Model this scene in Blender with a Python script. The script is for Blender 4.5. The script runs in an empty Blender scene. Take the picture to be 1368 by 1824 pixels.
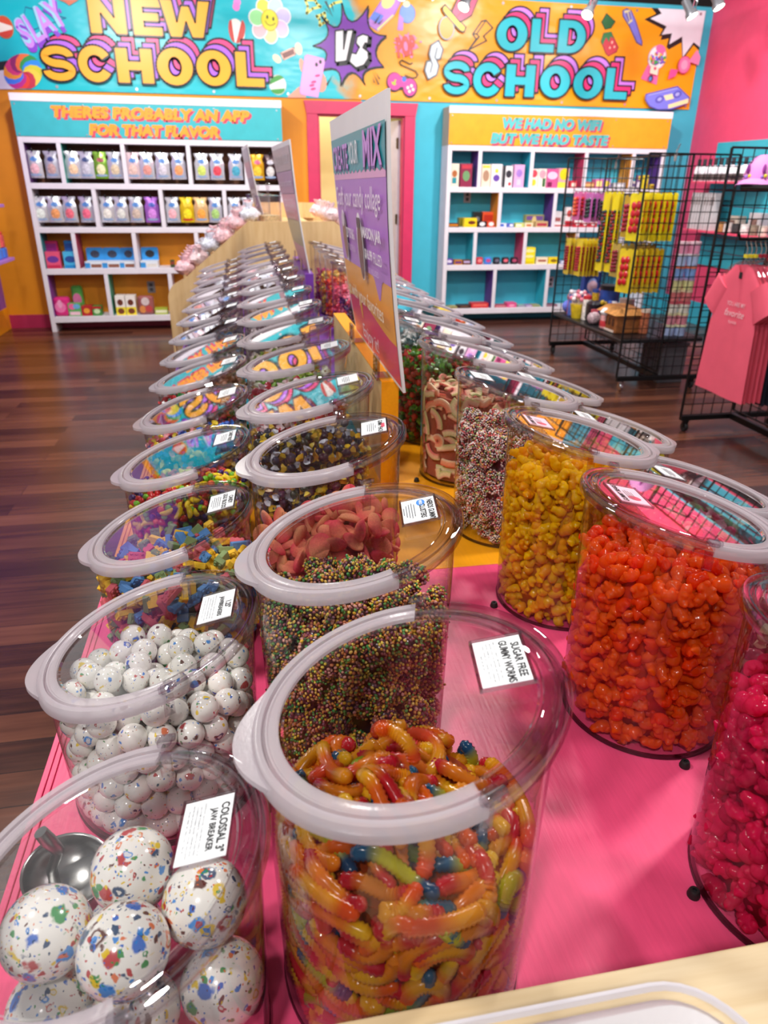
# Candy shop: island of slant-lid candy jars, banners and shelves on the back wall, grid racks on the right
import bpy, math, random
import numpy as np
from mathutils import Vector, Matrix
SC = bpy.context.scene
COL = SC.collection
PI = math.pi
random.seed(7)
RNG = np.random.default_rng(11)

# ------------------------------------------------------------------ camera
CF, CTH, CRO, CPHI, CH = 1271.18, 0.43498, 0.0111, 0.1878, 1.5
def _axes():
    c, s = math.cos(CTH), math.sin(CTH)
    rt = Vector((math.cos(CPHI), -math.sin(CPHI), 0)); fh = Vector((math.sin(CPHI), math.cos(CPHI), 0)); zz = Vector((0, 0, 1))
    fw = fh * c - zz * s; up = fh * s + zz * c
    cr, sr = math.cos(CRO), math.sin(CRO)
    return rt * cr + up * sr, up * cr - rt * sr, fw
CR, CU, CFW = _axes()
cam_d = bpy.data.cameras.new('camera'); cam = bpy.data.objects.new('camera', cam_d); COL.objects.link(cam)
cam_d.sensor_fit = 'HORIZONTAL'; cam_d.sensor_width = 36; cam_d.lens = CF * 36 / 1368
cam_d.clip_start = 0.02; cam_d.clip_end = 60
cam_d.dof.use_dof = True; cam_d.dof.focus_distance = 0.95; cam_d.dof.aperture_fstop = 10
m = Matrix((CR, CU, -CFW)).transposed().to_4x4(); m.translation = (0, 0, CH); cam.matrix_world = m
SC.camera = cam
def at(px, py, X=None, Y=None, Z=None):
    """the point of the plane X=, Y= or Z= that a pixel of the 1368x1824 photograph looks at"""
    d = CR * ((px - 684) / CF) - CU * ((py - 912) / CF) + CFW
    k = X / d.x if X is not None else Y / d.y if Y is not None else (Z - CH) / d.z
    return Vector((d.x * k, d.y * k, d.z * k + CH))

# ------------------------------------------------------------------ world, lamps, exposure
SC.view_settings.view_transform = 'Standard'; SC.view_settings.look = 'None'
SC.view_settings.gamma = 1; SC.view_settings.use_curve_mapping = False
SC.view_settings.exposure = 0.0
SC.cycles.max_bounces = 12; SC.cycles.transparent_max_bounces = 40; SC.cycles.diffuse_bounces = 3
SC.cycles.glossy_bounces = 3; SC.cycles.transmission_bounces = 8
SC.cycles.caustics_reflective = False; SC.cycles.caustics_refractive = False
SC.cycles.sample_clamp_indirect = 4
w = bpy.data.worlds.new('shop_world'); SC.world = w; w.use_nodes = True
bg = w.node_tree.nodes['Background']; bg.inputs[0].default_value = (0.95, 0.93, 0.95, 1); bg.inputs[1].default_value = 0.46
def area(name, loc, target, size, power, col=(1, .97, .93)):
    l = bpy.data.lights.new(name, 'AREA'); l.shape = 'DISK'; l.size = size; l.energy = power; l.color = col
    o = bpy.data.objects.new(name, l); COL.objects.link(o); o.location = loc
    o.rotation_euler = (Vector(target) - Vector(loc)).to_track_quat('-Z', 'Y').to_euler(); return o
LAMPS = [((-1.3, 0.9, 3.3), (-.1, 1.0, .8), 46), ((1.9, 1.3, 3.3), (.5, 1.1, .8), 52), ((0.95, 3.3, 3.3), (.3, 3.1, .8), 60),
         ((-1.5, 3.6, 3.3), (-1.2, 4.4, 0), 55), ((2.4, 3.9, 3.3), (2.9, 4.6, .8), 70), ((-1.1, 6.2, 3.3), (-1.0, 8.2, 1.1), 76),
         ((2.7, 6.3, 3.3), (3.2, 8.2, 1.1), 76), ((0.9, 5.6, 3.3), (.9, 7.6, .6), 70), ((-0.7, -1.0, 3.2), (.2, .6, .8), 46),
         ((4.3, 6.0, 3.2), (5.1, 7.2, 1.4), 60)]
LK = .80
for i, (a, b, p) in enumerate(LAMPS):
    area('ceiling_lamp', a, b, 0.22, p * LK)

# ------------------------------------------------------------------ helpers: colour, materials
def lin(c):
    if isinstance(c, str):
        c = c.lstrip('#'); c = tuple(int(c[i:i + 2], 16) / 255 for i in (0, 2, 4))
    return tuple(((x / 12.92) if x <= .04045 else ((x + .055) / 1.055) ** 2.4) for x in c)
class NT:
    def __init__(s, name):
        s.m = bpy.data.materials.new(name); s.m.use_nodes = True; s.t = s.m.node_tree; s.t.nodes.clear()
        s.out = s.n('ShaderNodeOutputMaterial')
    def n(s, typ, ins=None, **kw):
        nd = s.t.nodes.new(typ)
        for k, v in kw.items(): setattr(nd, k, v)
        for k, v in (ins or {}).items(): s.put(nd.inputs[k], v)
        return nd
    def put(s, sock, v):
        if isinstance(v, bpy.types.NodeSocket): s.t.links.new(v, sock)
        elif isinstance(v, bpy.types.Node): s.t.links.new(v.outputs[0], sock)
        else:
            if hasattr(v, '__len__') and len(v) == 3 and sock.type == 'RGBA': v = (*v, 1)
            sock.default_value = v
    def coord(s, scale=(1, 1, 1), kind='Object', rnd=0):
        tc = s.n('ShaderNodeTexCoord'); v = tc.outputs[kind]
        if rnd:
            oi = s.n('ShaderNodeObjectInfo'); mm = s.n('ShaderNodeMath', {0: oi.outputs['Random'], 1: rnd}, operation='MULTIPLY')
            v = s.n('ShaderNodeVectorMath', {0: v, 1: mm.outputs[0]}, operation='ADD').outputs[0]
        return s.n('ShaderNodeMapping', {'Vector': v, 'Scale': scale}).outputs[0]
    def math(s, op, a, b=0.0): return s.n('ShaderNodeMath', {0: a, 1: b}, operation=op).outputs[0]
    def mixc(s, f, a, b, mode='MIX'):
        nd = s.n('ShaderNodeMix', data_type='RGBA', blend_type=mode)
        s.put(nd.inputs[0], f); s.put(nd.inputs[6], a); s.put(nd.inputs[7], b); return nd.outputs[2]
    def mixs(s, f, a, b): return s.n('ShaderNodeMixShader', {0: f, 1: a, 2: b}).outputs[0]
    def ramp(s, f, stops, interp='LINEAR'):
        nd = s.n('ShaderNodeValToRGB', {0: f}); r = nd.color_ramp; r.interpolation = interp
        while len(r.elements) < len(stops): r.elements.new(0.5)
        for e, (p, c) in zip(r.elements, stops): e.position = p; e.color = (*c, 1) if len(c) == 3 else c
        return nd.outputs[0]
    def done(s, sh): s.put(s.out.inputs[0], sh); return s.m
MC = {}
def mat(name, col=(.8, .8, .8), rough=.5, metal=0, var=.06, vs=9, bump=0, bs=90, trl=0, coat=0, emit=0, attr=False, spec=.5, alpha=1, rnd=0, sss=0, trm=0):
    if name in MC: return MC[name]
    t = NT(name); c = lin(col) if not attr else None
    co = t.coord((1, 1, 1), rnd=rnd)
    base = t.n('ShaderNodeAttribute', attribute_name='Col').outputs[0] if attr else t.n('ShaderNodeRGB').outputs[0]
    if not attr: base.default_value = (*c, 1)
    nz = t.n('ShaderNodeTexNoise', {'Vector': co, 'Scale': vs, 'Detail': 3.0})
    k = t.n('ShaderNodeMapRange', {0: nz.outputs[0], 1: .3, 2: .7, 3: 1 - var, 4: 1 + var}).outputs[0]
    colr = t.n('ShaderNodeVectorMath', {0: base, 1: k}, operation='MULTIPLY').outputs[0]
    p = t.n('ShaderNodeBsdfPrincipled', {'Base Color': colr, 'Roughness': rough, 'Metallic': metal, 'Coat Weight': coat, 'Specular IOR Level': spec, 'Alpha': alpha})
    if trm: p.inputs['Transmission Weight'].default_value = trm; p.inputs['IOR'].default_value = 1.3
    if sss: p.inputs['Subsurface Weight'].default_value = sss; p.inputs['Subsurface Scale'].default_value = .012; p.inputs['Subsurface Radius'].default_value = (1, .75, .5)
    if emit: t.put(p.inputs['Emission Color'], colr); p.inputs['Emission Strength'].default_value = emit
    if bump:
        bn = t.n('ShaderNodeTexNoise', {'Vector': co, 'Scale': bs, 'Detail': 4.0})
        t.put(p.inputs['Normal'], t.n('ShaderNodeBump', {'Height': bn.outputs[0], 'Strength': bump, 'Distance': .002}).outputs[0])
    sh = p.outputs[0]
    if trl: sh = t.mixs(trl, sh, t.n('ShaderNodeBsdfTranslucent', {'Color': colr}).outputs[0])
    MC[name] = t.done(sh); return MC[name]
def clear(name, tint=(.97, .96, .965), edge=(.62, .58, .6), r0=.05, gain=.75, rough=.015, pw=4.5, bump=.04):
    t = NT(name); lw = t.n('ShaderNodeLayerWeight', {'Blend': .5}).outputs['Facing']
    # thin acrylic sheet: Schlick reflection of both faces, longer path through the plastic at grazing view
    f = t.math('ADD', t.math('MULTIPLY', t.math('POWER', lw, pw), gain), r0)
    tc = t.mixc(t.math('POWER', lw, 4.0), tint, edge)
    tr = t.n('ShaderNodeBsdfTransparent', {'Color': tc}); gl = t.n('ShaderNodeBsdfGlossy', {'Color': (1, 1, 1), 'Roughness': rough})
    nz = t.n('ShaderNodeTexNoise', {'Vector': t.coord(), 'Scale': 14.0, 'Detail': 2.0})
    if bump: t.put(gl.inputs['Normal'], t.n('ShaderNodeBump', {'Height': nz.outputs[0], 'Strength': bump, 'Distance': .004}).outputs[0])
    MC[name] = t.done(t.mixs(f, tr.outputs[0], gl.outputs[0])); return MC[name]
def frosted(name, col, thru=.25, rough=.35):
    t = NT(name); nz = t.n('ShaderNodeTexNoise', {'Vector': t.coord(), 'Scale': 300.0})
    bp = t.n('ShaderNodeBump', {'Height': nz.outputs[0], 'Strength': .12, 'Distance': .0008}).outputs[0]
    p = t.n('ShaderNodeBsdfPrincipled', {'Base Color': lin(col), 'Roughness': rough, 'Normal': bp})
    tl = t.n('ShaderNodeBsdfTranslucent', {'Color': lin(col)})
    s = t.mixs(.35, p.outputs[0], tl.outputs[0])
    MC[name] = t.done(t.mixs(thru, s, t.n('ShaderNodeBsdfTransparent', {'Color': (.93, .92, .93)}).outputs[0])); return MC[name]

# ------------------------------------------------------------------ helpers: mesh building
def TR(loc=(0, 0, 0), rot=(0, 0, 0), sc=(1, 1, 1)):
    from mathutils import Euler
    return Matrix.LocRotScale(Vector(loc), Euler(rot), Vector(sc))
class MB:
    def __init__(s): s.v = []; s.f = []; s.mi = []; s.c = []
    def add(s, vs, fs, mi=0, M=None, col=(1, 1, 1)):
        b = len(s.v)
        if M is not None: vs = [M @ Vector(q) for q in vs]
        s.v += [tuple(q) for q in vs]; s.f += [tuple(b + i for i in q) for q in fs]; s.mi += [mi] * len(fs); s.c += [col] * len(vs); return s
    def box(s, c, d, mi=0, rot=(0, 0, 0), col=(1, 1, 1), M=None):
        x, y, z = d[0] / 2, d[1] / 2, d[2] / 2
        vs = [(-x, -y, -z), (x, -y, -z), (x, y, -z), (-x, y, -z), (-x, -y, z), (x, -y, z), (x, y, z), (-x, y, z)]
        T = TR(c, rot)
        return s.add(vs, [(0, 3, 2, 1), (4, 5, 6, 7), (0, 1, 5, 4), (1, 2, 6, 5), (2, 3, 7, 6), (3, 0, 4, 7)], mi, (M @ T) if M is not None else T, col)
    def bb(s, lo, hi, mi=0, col=(1, 1, 1), M=None):
        return s.box([(a + b) / 2 for a, b in zip(lo, hi)], [b - a for a, b in zip(lo, hi)], mi, col=col, M=M)
    def rbox(s, c, d, r, mi=0, M=None, col=(1, 1, 1), n=3):
        """box with rounded vertical corners and softened top and bottom edges"""
        x, y, z = d[0] / 2, d[1] / 2, d[2] / 2; r = min(r, x * .98, y * .98); e = min(r * .5, z * .5)
        def ring(k, h):
            o = []
            for cx, cy, a0 in ((x - r, y - r, 0), (r - x, y - r, PI / 2), (r - x, r - y, PI), (x - r, r - y, 1.5 * PI)):
                for i in range(n + 1):
                    a = a0 + PI / 2 * i / n; o.append((cx + math.cos(a) * (r - k), cy + math.sin(a) * (r - k), h))
            return o
        T = TR(c)
        return s.loft([ring(e, -z), ring(0, -z + e), ring(0, z - e), ring(e, z)], mi, (M @ T) if M is not None else T, col)
    def loft(s, rings, mi=0, M=None, col=(1, 1, 1), caps=True, closed=True):
        n = len(rings[0]); vs = [q for r in rings for q in r]; fs = []
        for i in range(len(rings) - 1):
            for j in range(n if closed else n - 1):
                k = (j + 1) % n; fs.append((i * n + j, i * n + k, (i + 1) * n + k, (i + 1) * n + j))
        if caps and closed: fs.append(tuple(range(n - 1, -1, -1))); fs.append(tuple((len(rings) - 1) * n + j for j in range(n)))
        return s.add(vs, fs, mi, M, col)
    def lathe(s, prof, n=24, mi=0, M=None, col=(1, 1, 1), caps=True, a0=0, a1=2 * PI):
        full = abs(a1 - a0 - 2 * PI) < 1e-6
        rings = [[(r * math.cos(a0 + (a1 - a0) * j / n), r * math.sin(a0 + (a1 - a0) * j / n), h) for j in range(n if full else n + 1)] for r, h in prof]
        return s.loft(rings, mi, M, col, caps and full, full)
    def tube(s, path, r, n=8, mi=0, M=None, col=(1, 1, 1), caps=True):
        P = [Vector(p) for p in path]; rr = r if hasattr(r, '__len__') else [r] * len(P); rings = []; up = None
        for i, p in enumerate(P):
            d = (P[min(i + 1, len(P) - 1)] - P[max(i - 1, 0)]).normalized()
            if up is None: up = Vector((0, 0, 1)) if abs(d.z) < .9 else Vector((1, 0, 0))
            a = d.cross(up).normalized(); up = a.cross(d).normalized(); 
            rings.append([p + (a * math.cos(2 * PI * j / n) + up * math.sin(2 * PI * j / n)) * rr[i] for j in range(n)])
        return s.loft(rings, mi, M, col, caps)
    def ball(s, c=(0, 0, 0), r=(1, 1, 1), seg=16, rg=9, mi=0, M=None, col=(1, 1, 1)):
        if not hasattr(r, '__len__'): r = (r, r, r)
        vs = [(0, 0, -1)] + [(math.sin(PI * i / rg) * math.cos(2 * PI * j / seg), math.sin(PI * i / rg) * math.sin(2 * PI * j / seg), -math.cos(PI * i / rg)) for i in range(1, rg) for j in range(seg)] + [(0, 0, 1)]
        fs = [(0, 1 + (j + 1) % seg, 1 + j) for j in range(seg)]
        for i in range(rg - 2):
            for j in range(seg):
                k = (j + 1) % seg; fs.append((1 + i * seg + j, 1 + i * seg + k, 1 + (i + 1) * seg + k, 1 + (i + 1) * seg + j))
        L = len(vs) - 1; b = 1 + (rg - 2) * seg
        fs += [(b + j, b + (j + 1) % seg, L) for j in range(seg)]
        T = TR(c, (0, 0, 0), r)
        return s.add(vs, fs, mi, (M @ T) if M is not None else T, col)
    def prism(s, poly, z0, z1, mi=0, M=None, col=(1, 1, 1), side=None):
        n = len(poly); vs = [(x, y, z0) for x, y in poly] + [(x, y, z1) for x, y in poly]
        s.add(vs, [tuple(range(n - 1, -1, -1)), tuple(range(n, 2 * n))], mi, M, col)
        return s.add(vs, [(i, (i + 1) % n, n + (i + 1) % n, n + i) for i in range(n)], mi if side is None else side, M, col)
    def flat(s, poly, mi=0, M=None, col=(1, 1, 1)): return s.add(poly, [tuple(range(len(poly)))], mi, M, col)
    def mesh(s, name, mats, smooth=None):
        me = bpy.data.meshes.new(name); me.from_pydata(s.v, [], s.f)
        for q in (mats if isinstance(mats, (list, tuple)) else [mats]): me.materials.append(q)
        me.polygons.foreach_set('material_index', s.mi)
        if any(c != (1, 1, 1) for c in s.c):
            a = me.color_attributes.new('Col', 'FLOAT_COLOR', 'POINT'); a.data.foreach_set('color', [x for c in s.c for x in (*c, 1)])
        me.update()
        if smooth is not None:
            me.polygons.foreach_set('use_smooth', [True] * len(me.polygons)); me.set_sharp_from_angle(angle=math.radians(smooth))
        return me
    def build(s, name, mats, parent=None, smooth=None, loc=None, bevel=0):
        return link(name, s.mesh(name, mats, smooth), parent, loc, bevel)
def link(name, me, parent=None, loc=None, bevel=0):
    o = bpy.data.objects.new(name, me); COL.objects.link(o)
    if parent is not None: o.parent = parent
    if loc is not None: o.location = loc
    if bevel:
        b = o.modifiers.new('edge', 'BEVEL'); b.width = bevel; b.segments = 2; b.limit_method = 'ANGLE'
    return o
def tag(o, label=None, cat=None, group=None, kind=None):
    for k, v in (('label', label), ('category', cat), ('group', group), ('kind', kind)):
        if v: o[k] = v
    return o
def thing(name, label, cat, loc=(0, 0, 0), rz=0, group=None):
    o = bpy.data.objects.new(name, None); COL.objects.link(o); o.location = loc; o.rotation_euler = (0, 0, rz); o.empty_display_size = .05
    return tag(o, label, cat, group)
def struct(name, mb, mats, smooth=None, bevel=0): return tag(mb.build(name, mats, None, smooth, None, bevel), kind='structure')
def copy_tree(o, parent=None):
    c = o.copy(); COL.objects.link(c)
    if parent is not None: c.parent = parent
    for ch in list(o.children): copy_tree(ch, c)
    return c
ORD = ['first', 'second', 'third', 'fourth', 'fifth', 'sixth', 'seventh', 'eighth', 'ninth', 'tenth', 'eleventh', 'twelfth', 'thirteenth', 'fourteenth', 'fifteenth']

# ------------------------------------------------------------------ helpers: lettering
TG = {}
def text_geo(body, off=0.0, shear=0.0, res=3):
    k = (body, off, shear, res)
    if k in TG: return TG[k]
    cu = bpy.data.curves.new('letters', 'FONT'); cu.body = body; cu.offset = off; cu.shear = shear; cu.resolution_u = res; cu.fill_mode = 'FRONT'
    o = bpy.data.objects.new('letters', cu); COL.objects.link(o); bpy.context.view_layer.update()
    me = bpy.data.meshes.new_from_object(o.evaluated_get(bpy.context.evaluated_depsgraph_get()))
    v = np.array([q.co[:2] for q in me.vertices]); f = [tuple(p.vertices) for p in me.polygons]
    COL.objects.unlink(o); bpy.data.objects.remove(o); bpy.data.curves.remove(cu); bpy.data.meshes.remove(me)
    lo = v.min(0); hi = v.max(0); TG[k] = (v - (lo + hi) / 2, f, hi - lo); return TG[k]
def put_text(mb, body, c, xd, yd, height=None, width=None, mi=0, off=0.0, shear=0.0, res=3, ref=None):
    """lettering centred at c; xd, yd are unit directions; ref sizes it by another text's box (for outlines and shadows)"""
    v, f, sz = text_geo(body, off, shear, res)
    rs = text_geo(body, ref, shear, res)[2] if ref is not None else sz
    sx = (width / rs[0]) if width else height / rs[1]; sy = (height / rs[1]) if height else sx
    c = Vector(c); xd = Vector(xd); yd = Vector(yd)
    mb.add([c + xd * (p[0] * sx) + yd * (p[1] * sy) for p in v], f, mi)
# ------------------------------------------------------------------ the room
XL, XR, YB, ZC = -2.54, 5.18, 8.48, 3.45
ORANGE, TEAL, PINKW, MAG, PURP = '#e8920f', '#3fb4cd', '#ea4a73', '#c02c5c', '#8a4fae'
def wood_floor():
    t = NT('walnut_planks'); co = t.coord()
    br = t.n('ShaderNodeTexBrick', {'Vector': co, 'Scale': 1.0, 'Mortar Size': .0016, 'Brick Width': 1.22, 'Row Height': .127, 'Color1': (0, 0, 0, 1), 'Color2': (1, 1, 1, 1), 'Mortar': (0, 0, 0, 1)}, offset=.37)
    g = t.n('ShaderNodeTexNoise', {'Vector': t.coord((1.3, 22, 1)), 'Scale': 1.6, 'Detail': 6.0, 'Roughness': .62})
    b = t.n('ShaderNodeTexNoise', {'Vector': t.coord((.7, 3.2, 1)), 'Scale': 1.4, 'Detail': 3.0})
    k = t.math('ADD', t.math('MULTIPLY', br.outputs[0], .34), t.math('ADD', t.math('MULTIPLY', g.outputs[0], .62), t.math('MULTIPLY', b.outputs[0], .34)))
    c = t.ramp(k, [(.28, lin('#251411')), (.5, lin('#43251d')), (.68, lin('#5f3728')), (.9, lin('#7a4a37'))])
    c = t.mixc(br.outputs['Fac'], c, lin('#1c1110'))
    p = t.n('ShaderNodeBsdfPrincipled', {'Base Color': c, 'Roughness': .26})
    t.put(p.inputs['Normal'], t.n('ShaderNodeBump', {'Height': g.outputs[0], 'Strength': .12, 'Distance': .003}).outputs[0])
    return t.done(p.outputs[0])
struct('floor', MB().bb((-4.2, -1.5, -.05), (XR + .1, YB + 2.4, 0)), wood_floor())
struct('ceiling', MB().bb((XL - .1, .3, ZC), (XR + .1, YB + 2.4, ZC + .06)), mat('black_ceiling', '#08080a', .9))
m_or, m_te = mat('orange_wall', ORANGE, .55, bump=.15, bs=200, var=.03), mat('teal_wall', TEAL, .55, bump=.15, bs=200, var=.03)
DX0, DX1, DZ, XS = .858, 1.787, 2.122, 1.32
wb = MB()
wb.bb((XL, YB, 0), (DX0, YB + .12, 3.23), 0); wb.bb((DX0, YB, DZ), (XS, YB + .12, 3.23), 0)
wb.bb((XS, YB, DZ), (DX1, YB + .12, 3.23), 1); wb.bb((DX1, YB, 0), (XR, YB + .12, 3.23), 1)
wb.bb((XL, YB, 3.23), (XR, YB + .12, ZC), 2)
struct('wall_back', wb, [m_or, m_te, mat('black_ceiling')])
struct('wall_right', MB().bb((XR, 2.2, 0), (XR + .12, YB + .12, 3.3), 0).bb((XR, 2.2, 3.3), (XR + .12, YB + .12, ZC), 1), [mat('pink_wall', PINKW, .55, bump=.15, bs=200, var=.03), mat('black_ceiling')])
struct('wall_left', MB().bb((XL - .12, 5.2, 0), (XL, YB + .12, ZC)), mat('purple_wall', PURP, .55, bump=.15, bs=200, var=.03))
struct('baseboard_left', MB().bb((XL, 5.2, 0), (XL + .014, YB - .014, .225)), mat('orange_trim', '#f09a14', .4), bevel=.003)
struct('baseboard_back', MB().bb((XL, YB - .014, 0), (DX0 - .12, YB, .142), 0).bb((DX1 + .12, YB - .014, 0), (XR, YB, .142), 1), [mat('magenta_trim', '#b22a55', .4), m_te], bevel=.003)
struct('baseboard_right', MB().bb((XR - .014, 2.2, 0), (XR, YB - .014, .25)), m_te, bevel=.003)
# doorway: flared magenta casing, pale yellow room behind, light door swung open into it
m_mag = mat('magenta_casing', '#cf315f', .4)
db = MB()
for x0, x1 in ((.742, DX0), (DX1, 1.9)): db.bb((x0, YB - .03, 0), (x1, YB, DZ))
db.prism([(.742, DZ), (1.9, DZ), (1.925, 2.24), (.717, 2.24)], 0, .035, M=Matrix(((1, 0, 0, 0), (0, 0, -1, YB), (0, 1, 0, 0), (0, 0, 0, 1))))
db.bb((DX0, YB, 0), (DX0 + .018, YB + .12, DZ)); db.bb((DX1 - .018, YB, 0), (DX1, YB + .12, DZ)); db.bb((DX0, YB, DZ - .018), (DX1, YB + .12, DZ))
struct('trim_1', db, m_mag, bevel=.004)
m_cream = mat('cream_wall', '#f3dd9a', .6, var=.02)
rb = MB(); rb.bb((-.3, 9.75, 0), (2.6, 9.85, 2.7)); rb.bb((-.3, YB + .12, 2.7), (2.6, 9.85, 2.76)); rb.bb((-.34, YB + .12, 0), (-.3, 9.85, 2.7)); rb.bb((2.6, YB + .12, 0), (2.64, 9.85, 2.7))
struct('wall_storeroom', rb, m_cream)
l = bpy.data.lights.new('storeroom_lamp', 'AREA'); l.size = .5; l.energy = 16; l.color = (1, .96, .86)
o = bpy.data.objects.new('storeroom_lamp', l); COL.objects.link(o); o.location = (1.0, 9.2, 2.65)
dn = tag(MB().bb((-.86, -.02, .012), (0, .02, 2.09)).build('door_1', mat('door_paint', '#d9d3df', .45), None, None, (1.765, YB + .14, 0), .003), kind='structure')
dn.rotation_euler = (0, 0, math.radians(-78))
kb = MB(); kb.lathe([(.028, 0), (.028, .008), (.012, .012), (.012, .035), (.03, .045), (.032, .06), (.02, .072), (0, .074)], 16, M=TR((-.79, -.02, 1.0), (PI / 2, 0, 0)))
kb.build('door_knob', mat('dark_bronze', '#241d1a', .35, .8), dn, 40)
for z in (.25, 1.1, 1.87): MB().bb((-.03, -.026, z - .05), (.012, -.018, z + .05)).lathe([(.007, z - .055), (.007, z + .055)], 8, M=TR((.006, -.026, 0))).build('hinge', mat('brass_dark', '#54452c', .4, .8), dn)

# ------------------------------------------------------------------ the printed wall banner
BY = YB - .016
def XZ(px, py): q = at(px, py, Y=BY); return q.x, q.z
class Art:
    """flat printed shapes on a wall sheet; every call lies a hair in front of the one before"""
    def __init__(s, conv, y, step=.0007): s.mb = MB(); s.mats = []; s.k = 0; s.conv = conv; s.y = y; s.step = step
    def mi(s, col):
        mm = mat('ink_' + col.strip('#'), col, .38, var=.02)
        if mm not in s.mats: s.mats.append(mm)
        return s.mats.index(mm)
    def lay(s): s.k += 1; return s.y - s.k * s.step
    def poly(s, pts, col, raw=False, same=False):
        y = s.y - s.k * s.step if same else s.lay()
        q = pts if raw else [s.conv(*p) for p in pts]
        s.mb.flat([(a, y, b) for a, b in q], s.mi(col)); return s
    def line(s, pts, w, col, closed=False, raw=False, same=False):
        y = s.y - s.k * s.step if same else s.lay(); q = [Vector(p if raw else s.conv(*p)) for p in pts]; n = len(q); mi = s.mi(col)
        for i in range(n if closed else n - 1):
            a, b = q[i], q[(i + 1) % n]; d = b - a
            if d.length < 1e-7: continue
            d.normalize(); e = Vector((-d.y, d.x)) * w / 2; a = a - d * w * .3; b = b + d * w * .3
            s.mb.flat([(p.x, y, p.y) for p in (a + e, b + e, b - e, a - e)], mi)
        return s
    def oval(s, c, rx, ry, col, rot=0, n=28, a0=0, a1=2 * PI, ol=None, ow=.008):
        cx, cy = s.conv(*c); k = abs(s.conv(c[0] + 1, c[1])[0] - cx); rx *= k; ry *= k
        full = abs(a1 - a0 - 2 * PI) < 1e-6
        p = []
        for i in range(n if full else n + 1):
            a = a0 + (a1 - a0) * i / n; x, z = rx * math.cos(a), ry * math.sin(a); p.append((cx + x * math.cos(rot) - z * math.sin(rot), cy + x * math.sin(rot) + z * math.cos(rot)))
        s.poly(p, col, True)
        if ol: s.line(p, ow, ol, True, True)
        return s
    def out(s, pts, col, ol='#1d1a20', ow=.012): s.poly(pts, col); return s.line(pts, ow, ol, True)
def star(cx, cy, r0, r1, n, rot=0):
    return [(cx + (r0 if i % 2 == 0 else r1) * math.cos(rot + PI * i / n), cy + (r0 if i % 2 == 0 else r1) * math.sin(rot + PI * i / n)) for i in range(2 * n)]
# heavy block letters on a unit box: (filled strips or polygons, boundary loops)
def _ring(x0, y0, x1, y1, t, tv, n=36):
    cx, cy, rx, ry = (x0 + x1) / 2, (y0 + y1) / 2, (x1 - x0) / 2, (y1 - y0) / 2
    o = [(cx + rx * math.cos(2 * PI * i / n), cy + ry * math.sin(2 * PI * i / n)) for i in range(n)]
    q = [(cx + (rx - t) * math.cos(2 * PI * i / n), cy + (ry - tv) * math.sin(2 * PI * i / n)) for i in range(n)]
    return [[o[i], o[(i + 1) % n], q[(i + 1) % n], q[i]] for i in range(n)], [o, q]
def _ribbon(cl, t):
    L, R = [], []
    for i, p in enumerate(cl):
        a = Vector(cl[max(i - 1, 0)]); b = Vector(cl[min(i + 1, len(cl) - 1)]); d = (b - a).normalized(); e = Vector((-d.y, d.x)) * t / 2; p = Vector(p)
        L.append(tuple(p + e)); R.append(tuple(p - e))
    return [[L[i], L[i + 1], R[i + 1], R[i]] for i in range(len(cl) - 1)], [L + R[::-1]]
def glyph(ch):
    P = {'N': [(0, 0), (0, 1), (.3, 1), (.67, .46), (.67, 1), (1, 1), (1, 0), (.7, 0), (.33, .54), (.33, 0)],
         'E': [(0, 0), (0, 1), (.96, 1), (.96, .74), (.38, .74), (.38, .63), (.86, .63), (.86, .38), (.38, .38), (.38, .26), (.96, .26), (.96, 0)],
         'W': [(.17, 0), (0, 1), (.25, 1), (.32, .42), (.42, .85), (.58, .85), (.68, .42), (.75, 1), (1, 1), (.83, 0), (.6, 0), (.5, .42), (.4, 0)],
         'H': [(0, 0), (0, 1), (.35, 1), (.35, .64), (.65, .64), (.65, 1), (1, 1), (1, 0), (.65, 0), (.65, .36), (.35, .36), (.35, 0)],
         'L': [(0, 0), (0, 1), (.4, 1), (.4, .28), (1, .28), (1, 0)],
         'V': [(.3, 0), (0, 1), (.36, 1), (.5, .38), (.64, 1), (1, 1), (.7, 0)]}
    if ch in P: return [P[ch]], [P[ch]]
    if ch == 'O': return _ring(0, 0, 1, 1, .34, .27)
    if ch == 'D':
        n = 20; o = [(0, 0), (0, 1), (.45, 1)] + [(.45 + .55 * math.sin(PI * i / n), .5 + .5 * math.cos(PI * i / n)) for i in range(1, n)] + [(.45, 0)]
        q = [(.36, .26), (.36, .74), (.45, .74)] + [(.45 + .2 * math.sin(PI * i / n), .5 + .24 * math.cos(PI * i / n)) for i in range(1, n)] + [(.45, .26)]
        m_ = len(o); return [[o[i], o[(i + 1) % m_], q[(i + 1) % m_], q[i]] for i in range(m_)], [o, q]
    if ch == 'C':
        return _ribbon([(.5 + .35 * math.cos(a), .5 + .36 * math.sin(a)) for a in np.radians(np.linspace(28, 332, 30))], .29)
    if ch == 'S':
        up = [(.5 + .36 * math.cos(a), .685 + .185 * math.sin(a)) for a in np.radians(np.linspace(-2, 262, 22))]
        dn_ = [(.5 + .36 * math.cos(a), .315 + .185 * math.sin(a)) for a in np.radians(np.linspace(82, -182, 22))]
        return _ribbon(up + dn_, .26)
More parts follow.
